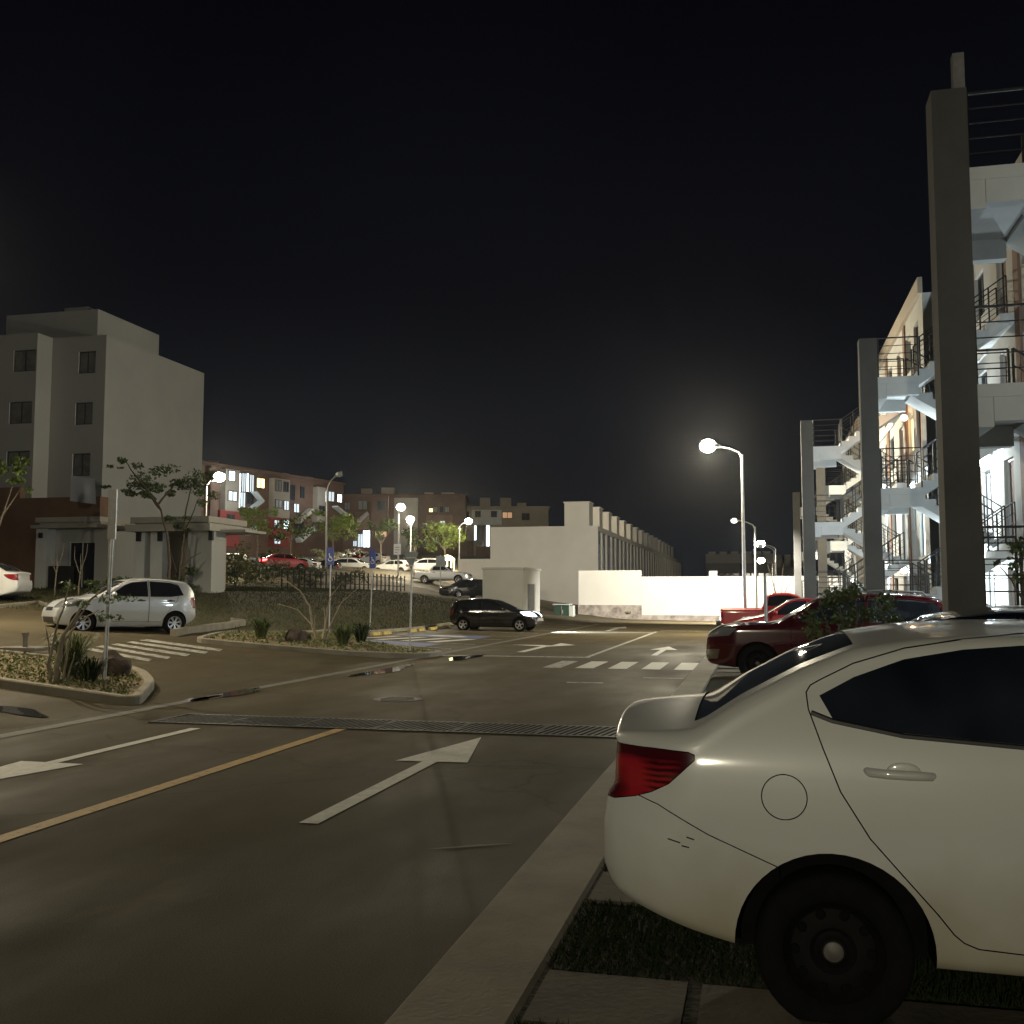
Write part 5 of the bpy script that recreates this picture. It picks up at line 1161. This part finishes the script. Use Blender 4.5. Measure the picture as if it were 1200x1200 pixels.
for (x0, z0, x1, z1) in ((-.3, .7, .3, .7), (-.3, .45, .3, .45), (-.3, .22, .1, .22)): b_.box(xc + x0 * w_, xc + x1 * w_, -.066, -.061, A_.z + z0 * h_ - .03, A_.z + z0 * h_ + .03)
b_.build('sign_lines', m['sign_back'], root)
# iron fence and hedge at the top of the bank
fe = empty('iron_fence', (0, 0, 0), 'dark iron post fence along the top of the grass bank', 'fence')
f0 = pix(330, 691); f1 = pix(474, 693); fe.location = f0; b_ = MB(); n = 26
rails = [[], []]
for k in range(n + 1):
    p_ = f0.lerp(f1, k / n); z = gz(p_.x, p_.y); v = Vector((p_.x, p_.y, z)) - f0
    b_.tube([v + Vector((0, 0, -.1)), v + Vector((0, 0, 1.15))], .05, 6)
    for i, hh in enumerate((.35, .95)): rails[i].append(v + Vector((0, 0, hh)))
b_.build('post', m['iron'], fe)['kind'] = 'stuff'
for rl in rails: b_ = MB(); b_.tube(rl, .025, 6); b_.build('rail', m['iron'], fe)
# play shelter with a lit dome
gp = at(524, 673, 122); gpz = gp.z
gs = empty('garden_shelter', gp, 'small glowing yellow dome shelter on thin posts among lime green leaves', 'shelter')
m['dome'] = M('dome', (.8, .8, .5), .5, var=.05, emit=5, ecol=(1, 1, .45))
b_ = MB(); b_.lathe([(1.7, .95), (1.95, .80), (2.15, .5), (2.28, .15), (2.3, .001)], 18, 'z'); b_.build('dome_roof', m['dome'], gs, smooth=True, angle=180)
for k in range(5):
    a = 2 * math.pi * k / 5; b_ = MB(); b_.tube([(.85 * math.cos(a), .85 * math.sin(a), 0), (.85 * math.cos(a), .85 * math.sin(a), 1.75)], .06, 6); b_.build('post', m['dome'], gs)
lamp('POINT', (0, 0, 1.3), 500, (1, .98, .45), gs, .3)
# stub pipe on the near bed
sp_ = pix(29, 766); b_ = MB(); b_.tube([(0, 0, 0), (0, 0, .26)], .05, 10); b_.tube([(0, 0, .24), (0, 0, .31)], .07, 10); b_.box(-.5, .5, -.35, .35, -.05, .02); o = b_.build('stand_pipe', m['concrete_dark']); o.location = sp_ + Vector((0, 0, .11)); tag(o, 'short dark stand pipe on a concrete pad in the near bed', 'pipe')
# ================================================================== PLANTS
def foliage(b_, c, rx, ry, rz, n, s, nm=2, shell=.35):
    subs = [(Vector(c) + Vector((random.uniform(-.75, .75) * rx, random.uniform(-.75, .75) * ry, random.uniform(-.75, .75) * rz)), random.uniform(.25, .5)) for _ in range(max(3, n // 70))]
    for _ in range(n):
        q, f = random.choice(subs); d = Vector((random.gauss(0, 1), random.gauss(0, 1), random.gauss(0, 1))).normalized() * (random.random() ** shell)
        b_.k = random.randrange(nm); b_.leaf(q + Vector((d.x * rx * f, d.y * ry * f, d.z * rz * f)), s * random.uniform(.6, 1.3))
def tree(name, label, cat, base, limbs, clumps, r0, leafm, s, barkm='bark', lim=1.0, group=None):
    # limbs: polylines of (side, depth, up) metres from the base; clumps: (side, depth, up, r_side, r_up, n)
    root = empty(name, base, label, cat, 0, group); L = lambda a, d, u: RT * a + Vector((-RT.y, RT.x, 0)) * d + Vector((0, 0, u))
    b_ = MB()
    for i, lb in enumerate(limbs):
        pts = [L(*q) for q in lb]; rs = r0 * (1 if i == 0 else .6)
        dn = [];
        for a, c in zip(pts, pts[1:]): dn += [a.lerp(c, k / 3) + Vector((random.uniform(-1, 1), random.uniform(-1, 1), 0)) * r0 * .35 * (k > 0) for k in range(3)]
        dn.append(pts[-1]); b_.tube(dn, [rs * (1 - .75 * k / (len(dn) - 1)) for k in range(len(dn))], 7)
    b_.build('trunk', m[barkm], root, smooth=True, angle=180)
    if clumps:
        b_ = MB()
        for (a, d, u, rs, ru, n) in clumps: foliage(b_, L(a, d, u), rs, rs, ru, n, s)
        b_.build('crown', [m[q] for q in leafm], root)
    return root
# flat-crowned thin tree in front of the grey block
b0 = at(196, 692, 43.5); b0.z = gz(b0.x, b0.y); k_ = 43.5 / 1200
U = lambda px, py: ((px - 196) * k_, 0, (692 - py) * k_)
def UU(px, py, d=0): a = U(px, py); return (a[0], d, a[2])
tree('flat_crowned_tree', 'thin dark tree with flat layered crown left of the portico, leaning left', 'tree', b0,
     [[UU(197, 694), UU(198, 655), UU(194, 620), UU(186, 592), UU(176, 575)], [UU(186, 592), UU(165, 572, .5), UU(150, 562, 1)], [UU(180, 580), UU(160, 552, -.6), UU(150, 535, -.8)], [UU(183, 585), UU(192, 565, .6), UU(196, 552, .8)]],
     [(*UU(150, 563, 1), 1.0, .22, 260), (*UU(128, 566, .3), .7, .15, 120), (*UU(152, 536, -.8), .55, .35, 140), (*UU(176, 556), 1.3, .55, 600), (*UU(196, 565, .7), .8, .5, 320), (*UU(172, 572, -.5), .9, .35, 260), (*UU(122, 541, .2), .5, .08, 60)], .085, ('leaf_dark', 'leaf'), .075, 'bark_dark')
b1 = at(206, 692, 44.5); b1.z = gz(b1.x, b1.y)
tree('flat_crowned_tree', 'forked slim tree rising through the portico opening', 'tree', b1,
     [[UU(196, 694), UU(200, 660), UU(204, 625), UU(206, 590), UU(212, 560)], [UU(198, 665), UU(212, 648, .3), UU(222, 642, .4)], [UU(204, 620), UU(216, 600, -.4), UU(226, 578, -.6)], [UU(197, 670), UU(191, 650), UU(188, 640)]],
     [(*UU(212, 562), 1.0, .6, 420), (*UU(226, 574, -.6), .7, .5, 260), (*UU(206, 605), .8, .25, 200), (*UU(236, 553), .5, .3, 90), (*UU(196, 612, .5), .6, .2, 120)], .07, ('leaf_dark', 'leaf'), .075, 'bark_dark')
# young bare saplings by the lobby
for (px_, lab) in ((92, 'leafless young sapling in front of the lobby glass door'), (64, 'thinner leafless sapling left of the lobby glass door')):
    q = at(px_, 694, 41.0); q.z = gz(q.x, q.y); tree('sapling', lab, 'tree', q, [[(0, 0, 0), (.05, 0, 1.0), (0, .1, 1.7)], [(.05, 0, 1.0), (.25, 0, 1.6), (.3, 0, 2.1)], [(.02, 0, .9), (-.2, 0, 1.5), (-.22, 0, 2.0)]], [], .035, (), .05)
# low shrubs beside the lobby and lawn edge
def bush(name, label, px, py, D, rx, rz, n, leafm, s, group=None, z=None):
    q = at(px, py, D); q.z = gz(q.x, q.y) if z is None else z
    root = empty(name, q, label, 'shrub', 0, group)
    b_ = MB()
    for k in range(7): a = random.uniform(0, 6.28); b_.tube([(0, 0, -.05), (math.cos(a) * rx * .4, math.sin(a) * rx * .4, rz * 1.3)], [.02, .008], 5)
    b_.build('stem', m['bark_dark'], root)
    b_ = MB(); foliage(b_, (0, 0, rz * 1.05), rx, rx, rz, n, s); b_.build('foliage', [m[k] for k in leafm], root)
    return root
bush('shrub', 'low dark shrub between lobby and portico', 135, 688, 42, 1.3, .5, 500, ('leaf_dark', 'leaf_dark'), .09)
bush('shrub', 'dark rounded shrub inside the portico opening', 205, 680, 45, .9, .6, 450, ('leaf_dark', 'leaf_dark'), .09)
bush('shrub', 'dark shrub right of the portico pillar in front of the white hatchback', 260, 686, 62, 1.2, .75, 600, ('leaf_dark', 'leaf_dark'), .11)
bush('shrub', 'orange and green shrub right of the portico roof', 276, 674, 66, 1.25, 1.3, 900, ('leaf_orange', 'leaf'), .12)
bush('shrub', 'small shrub at the foot of the utility transformer wall', 708, 724, 76, .7, .35, 160, ('leaf_dry', 'leaf'), .09)
bush('shrub', 'pale dry weeds along the stone wall base', 735, 724, 74, .8, .35, 170, ('leaf_dry', 'leaf_dry'), .08)
bush('shrub', 'taller weeds between transformer and stone base', 693, 722, 78, .8, .5, 200, ('leaf_dry', 'leaf'), .09)
hl = ['clipped dark hedge at the left end of the bank top', 'dark hedge with pale flowers under the brake lights', 'flowering hedge below the white saloon', 'flowering hedge left of the first blue sign', 'hedge behind the iron fence below the white sport utility car']
for i, px_ in enumerate((295, 318, 342, 364, 404)):
    bush('hedge', hl[i], px_, 689, 71, 1.4, .75, 950, ('leaf_dark', 'leaf_dark', 'leaf_dark', 'flower') if i else ('leaf_dark', 'leaf_dark'), .085, 'hedges along the bank top')
# round street trees in the far car park
def far_tree(name, label, px, py_base, D, h, rx, rz, n, leafm, s, lean=0):
    q = at(px, py_base, D); z = q.z
    tree(name, label, 'tree', q, [[(0, 0, -.3), (lean * .3, 0, h * .4), (lean, 0, h * .75)], [(lean * .4, 0, h * .45), (lean + rx * .5, .2, h * .8)], [(lean * .4, 0, h * .45), (lean - rx * .5, -.2, h * .8)]],
         [(lean, 0, h - rz * .6, rx, rz, n)], .12, leafm, s, 'bark')
far_tree('street_tree', 'lime green round-headed tree with pale trunk before the lit stairwell', 301, 655, 96, 4.3, 1.5, 1.2, 900, ('leaf_lime', 'leaf_lime'), .17)
far_tree('street_tree', 'sparse green tree in front of the reddish block, over the white saloon', 340, 655, 104, 4.0, 2.3, 1.4, 700, ('leaf', 'leaf_lime'), .17)
far_tree('street_tree', 'wide green tree just behind the first blue sign', 390, 655, 104, 4.6, 2.6, 1.6, 1200, ('leaf_lime', 'leaf_lime'), .18)
far_tree('street_tree', 'dim green tree left of the brightest far lamp', 446, 658, 120, 4.6, 2.2, 1.6, 700, ('leaf_dark', 'leaf'), .18)
far_tree('street_tree', 'dim tree below the lower far lamp', 486, 660, 128, 4.2, 2.0, 1.5, 600, ('leaf_dark', 'leaf'), .18)
far_tree('street_tree', 'bright lime tree over the glowing dome shelter', 521, 668, 127, 5.4, 2.9, 1.9, 1300, ('leaf_lime', 'leaf_lime'), .18)
bush('shrub', 'low green shrubs in front of the reddish block, below the lime tree', 325, 655, 108, 2.6, .9, 700, ('leaf', 'leaf_orange'), .14)
bush('shrub', 'long flowering shrub behind the white sport utility car', 395, 662, 118, 3.2, .8, 700, ('leaf_lime', 'flower'), .14)
bush('shrub', 'low plants along the top of the silver pickup', 512, 676, 99, 2.4, .5, 500, ('leaf_dark', 'leaf'), .12)
q = at(10, 690, 38); q.z = gz(q.x, q.y)
tree('young_tree', 'small light green treetop against the grey block at the left edge', 'tree', q, [[(-.6, 0, 0), (-.5, 0, 2.5), (0, 0, 4.2)], [(-.4, 0, 3), (.4, .2, 4.4)]], [(0, 0, 4.7, .75, .5, 350), (.3, 0, 4.2, .5, .3, 150)], .06, ('leaf', 'leaf_lime'), .10)
# near planting bed: bare leaning shrub, strappy tuft, rock
k1 = pix(68, 808); D1 = (k1 - CAM).dot(FW); g1 = D1 / 1200
V1 = lambda px, py, d=0: ((px - 68) * g1, d, (808 - py) * g1)
tree('leaning_shrub', 'leaning shrub of bare crooked stems in the near planting bed', 'shrub', k1,
     [[V1(66, 812), V1(66, 780), V1(72, 745), V1(92, 712), V1(118, 690)], [V1(70, 812), V1(72, 785, .1), V1(78, 735, .15), V1(100, 700, .2)], [V1(62, 812), V1(58, 780, -.1), V1(66, 740, -.1), V1(80, 700, -.2), V1(84, 680, -.2)], [V1(58, 810), V1(54, 770, .1), V1(47, 730, .1)], [V1(74, 812), V1(80, 790), V1(86, 765)], [V1(60, 810), V1(64, 770, .2), V1(74, 752), V1(86, 728, .2), V1(104, 716, .3)]],
     [(*V1(112, 700), .42, .20, 130), (*V1(96, 690, .2), .45, .14, 110), (*V1(110, 722, .2), .30, .16, 70), (*V1(84, 686, -.2), .25, .12, 40)], .05, ('leaf', 'leaf'), .035)
def tuft(name, label, px, py, h, n, spread, mats, w=.012):
    q = pix(px, py); q.z += .1; b_ = MB()
    for _ in range(n):
        a = random.uniform(0, 6.28); r_ = random.uniform(0, .12) * spread; l = h * random.uniform(.5, 1.1); bend = random.uniform(.15, .8) * spread
        d = Vector((math.cos(a), math.sin(a), 0)); s_ = Vector((-d.y, d.x, 0)) * w; p0 = d * r_
        b_.k = random.randrange(len(mats)); pts = [p0, p0 + d * l * bend * .3 + Vector((0, 0, l * .55)), p0 + d * l * bend * .75 + Vector((0, 0, l * .9)), p0 + d * l * bend * 1.2 + Vector((0, 0, l * (.95 - bend * .35)))]
        vs = []
        for i, p_ in enumerate(pts): f = (1, .9, .6, .05)[i]; vs += [p_ - s_ * f, p_ + s_ * f]
        b_.add(vs, [(0, 1, 3, 2), (2, 3, 5, 4), (4, 5, 7, 6)])
    o = b_.build(name, [m[k] for k in mats]); o.location = q; return tag(o, label, 'plant')
tuft('strappy_plant', 'strappy green and brown tuft behind the leaning bare stems', 82, 800, .75, 260, 1.0, ('leaf', 'leaf_dark', 'leaf_dry'))
tuft('strappy_plant', 'low green tuft left of the dark rock in the near bed', 104, 806, .42, 200, 1.1, ('grass_dark', 'leaf_dark'))
def rock(label, px, py, w, h):
    q = pix(px, py); bm = bmesh.new(); bmesh.ops.create_icosphere(bm, subdivisions=3, radius=1)
    from mathutils import noise
    for v in bm.verts:
        v.co *= 1 + .28 * noise.noise(v.co * 1.4 + Vector((px, py, 0))) + .09 * noise.noise(v.co * 4.5); v.co = Vector((v.co.x * w, v.co.y * w * .8, max(-.25, v.co.z) * h))
    me = bpy.data.meshes.new('rock'); bm.to_mesh(me); bm.free(); me.materials.append(m['rock']); me.polygons.foreach_set('use_smooth', [True] * len(me.polygons)); me.set_sharp_from_angle(angle=R(28))
    o = bpy.data.objects.new('rock', me); col.objects.link(o); o.location = q + Vector((0, 0, .12)); tag(o, label, 'rock')
rock('dark brown boulder at the foot of the tall street sign pole', 130, 797, .33, .36)
rock('dark jagged rock among pale litter in the middle bed', 346, 756, .30, .36); rock('smaller dark rock beside the bare branches in the middle bed', 357, 754, .18, .22)
k2 = pix(376, 755); D2 = (k2 - CAM).dot(FW); g2 = D2 / 1200
V2 = lambda px, py, d=0: ((px - 376) * g2, d, (755 - py) * g2)
tree('bare_shrub', 'spreading leafless shrub of long bare branches in the middle bed', 'shrub', k2,
     [[V2(374, 757), V2(366, 735), V2(362, 710), V2(350, 692), V2(329, 677)], [V2(373, 757), V2(362, 732, .3), V2(345, 715, .4), V2(320, 708, .5)], [V2(377, 757), V2(382, 725), V2(388, 700, -.3), V2(404, 681, -.4)], [V2(379, 757), V2(386, 730, .3), V2(397, 706, .4), V2(417, 688, .5)], [V2(376, 757), V2(377, 730, .5), V2(374, 712, .6)], [V2(378, 757), V2(384, 735, -.4), V2(386, 712, -.5), V2(392, 700, -.5)], [V2(375, 757), V2(371, 738, -.3), V2(372, 720, -.4)]], [], .045, (), .05)
tuft('strappy_plant', 'green grass tuft at the left end of the middle bed', 306, 753, .6, 220, 1.0, ('grass', 'leaf'), .016)
tuft('strappy_plant', 'green grass tuft right of the bare branches in the middle bed', 402, 761, .6, 240, 1.1, ('grass', 'leaf'), .016)
tuft('strappy_plant', 'dark grass tuft beside the access parking kerb', 423, 757, .6, 240, 1.1, ('grass_dark', 'leaf_dark'), .016)
# shrubs in front of the stair towers
q = at(992, 735, 15.6); q.z = 0
tree('shrub', 'tall loose dark shrub standing between the maroon car and the dark blue roof', 'shrub', q, [[(0, 0, 0), (.03, 0, .7), (-.1, 0, 1.5)], [(0, 0, .5), (.25, .1, 1.1), (.4, .1, 1.7)], [(0, 0, .4), (-.25, -.1, 1.0), (-.45, -.1, 1.6)], [(.02, 0, .6), (.1, -.2, 1.3), (.05, -.2, 1.85)]],
     [(-.15, 0, 1.45, .5, .42, 420), (.35, .1, 1.45, .5, .40, 380), (0, -.1, 1.7, .38, .28, 200), (.8, .2, 1.35, .35, .25, 130), (-.5, 0, 1.3, .3, .3, 110)], .03, ('leaf_dark', 'leaf'), .045, 'bark_dark')
q = at(914, 735, 46); q.z = 0
tree('bare_shrub', 'small leafless bush against the white wall above the red pickup', 'shrub', q, [[(0, 0, 0), (-.05, 0, 1.4), (-.5, 0, 3.0)], [(0, 0, .8), (.1, 0, 1.8), (.25, .1, 3.1)], [(0, 0, 1), (-.2, .1, 1.9), (-.1, .2, 2.6)], [(0, 0, 1), (.3, -.1, 1.9), (.6, -.2, 2.5)]], [], .04, (), .05, 'bark_dark')
q = at(1199, 735, 13.5); q.z = 0; g3 = 13.5 / 1200
V3 = lambda px, py, d=0: ((px - 1199) * g3, d, (735 - py) * g3)
tree('young_tree', 'young tree cut by the right edge, leafy twigs before the glaring lamp', 'tree', q, [[V3(1206, 735), V3(1206, 650), V3(1203, 590), V3(1200, 560), V3(1207, 500)], [V3(1204, 600), V3(1188, 570), V3(1172, 552)], [V3(1205, 640), V3(1192, 648), V3(1184, 640)], [V3(1203, 570), V3(1196, 545), V3(1190, 528)]],
     [(*V3(1188, 556), .22, .28, 70), (*V3(1200, 535), .24, .25, 90), (*V3(1173, 548), .12, .06, 14), (*V3(1190, 642), .16, .14, 40)], .03, ('leaf_dark', 'leaf'), .045, 'bark_dark')
# ================================================================== SKY, LIGHT, RENDER
w = bpy.data.worlds.new('World'); sc.world = w; w.use_nodes = True
N = w.node_tree.nodes; Lk = w.node_tree.links; bg = N['Background']
tc = N.new('ShaderNodeTexCoord'); sx = N.new('ShaderNodeSeparateXYZ'); Lk.new(tc.outputs['Generated'], sx.inputs[0])
rp = N.new('ShaderNodeValToRGB'); rp.color_ramp.interpolation = 'EASE'; e = rp.color_ramp.elements
e[0].position = .0; e[0].color = (.0092, .0106, .0142, 1); e[1].position = .62; e[1].color = (.0012, .0012, .0020, 1)
e2 = e.new(.14); e2.color = (.0062, .0072, .0100, 1); e3 = e.new(.30); e3.color = (.0030, .0033, .0050, 1)
Lk.new(sx.outputs['Z'], rp.inputs['Fac'])
nz = N.new('ShaderNodeTexNoise'); nz.inputs['Scale'].default_value = 2.2; nz.inputs['Detail'].default_value = 5; Lk.new(tc.outputs['Generated'], nz.inputs['Vector'])
mr = N.new('ShaderNodeMapRange'); mr.inputs['From Min'].default_value = .3; mr.inputs['From Max'].default_value = .7; mr.inputs['To Min'].default_value = .82; mr.inputs['To Max'].default_value = 1.2; Lk.new(nz.outputs['Fac'], mr.inputs['Value'])
mx = N.new('ShaderNodeMix'); mx.data_type = 'RGBA'; mx.blend_type = 'MULTIPLY'; mx.inputs['Factor'].default_value = 1; Lk.new(rp.outputs['Color'], mx.inputs['A']); Lk.new(mr.outputs['Result'], mx.inputs['B'])
Lk.new(mx.outputs['Result'], bg.inputs['Color']); bg.inputs['Strength'].default_value = 1
vs_ = sc.view_settings; vs_.view_transform = 'Standard'; vs_.look = 'None'; vs_.exposure = 0; vs_.gamma = 1; vs_.use_curve_mapping = False
sc.cycles.use_denoising = True; sc.cycles.max_bounces = 6; sc.cycles.diffuse_bounces = 3; sc.cycles.glossy_bounces = 3; sc.cycles.sample_clamp_indirect = 2.5; sc.cycles.sample_clamp_direct = 0
b_ = MB(); b_.box(-140, 90, -60, 330, -2.5, 34); hz_ = b_.build('glow_haze', [])  # thin volume added to imitate the camera's glow round the lamps
mh_ = bpy.data.materials.new('glow_haze'); mh_.use_nodes = True; hn = mh_.node_tree; hn.nodes.remove(hn.nodes['Principled BSDF'])
vp = hn.nodes.new('ShaderNodeVolumePrincipled'); vp.inputs['Color'].default_value = (.9, .92, .95, 1); vp.inputs['Density'].default_value = .00012; vp.inputs['Anisotropy'].default_value = .86
hn.links.new(vp.outputs['Volume'], hn.nodes['Material Output'].inputs['Volume']); hz_.data.materials.append(mh_); hz_['kind'] = 'stuff'
sc.cycles.volume_bounces = 0; sc.cycles.volume_max_steps = 64
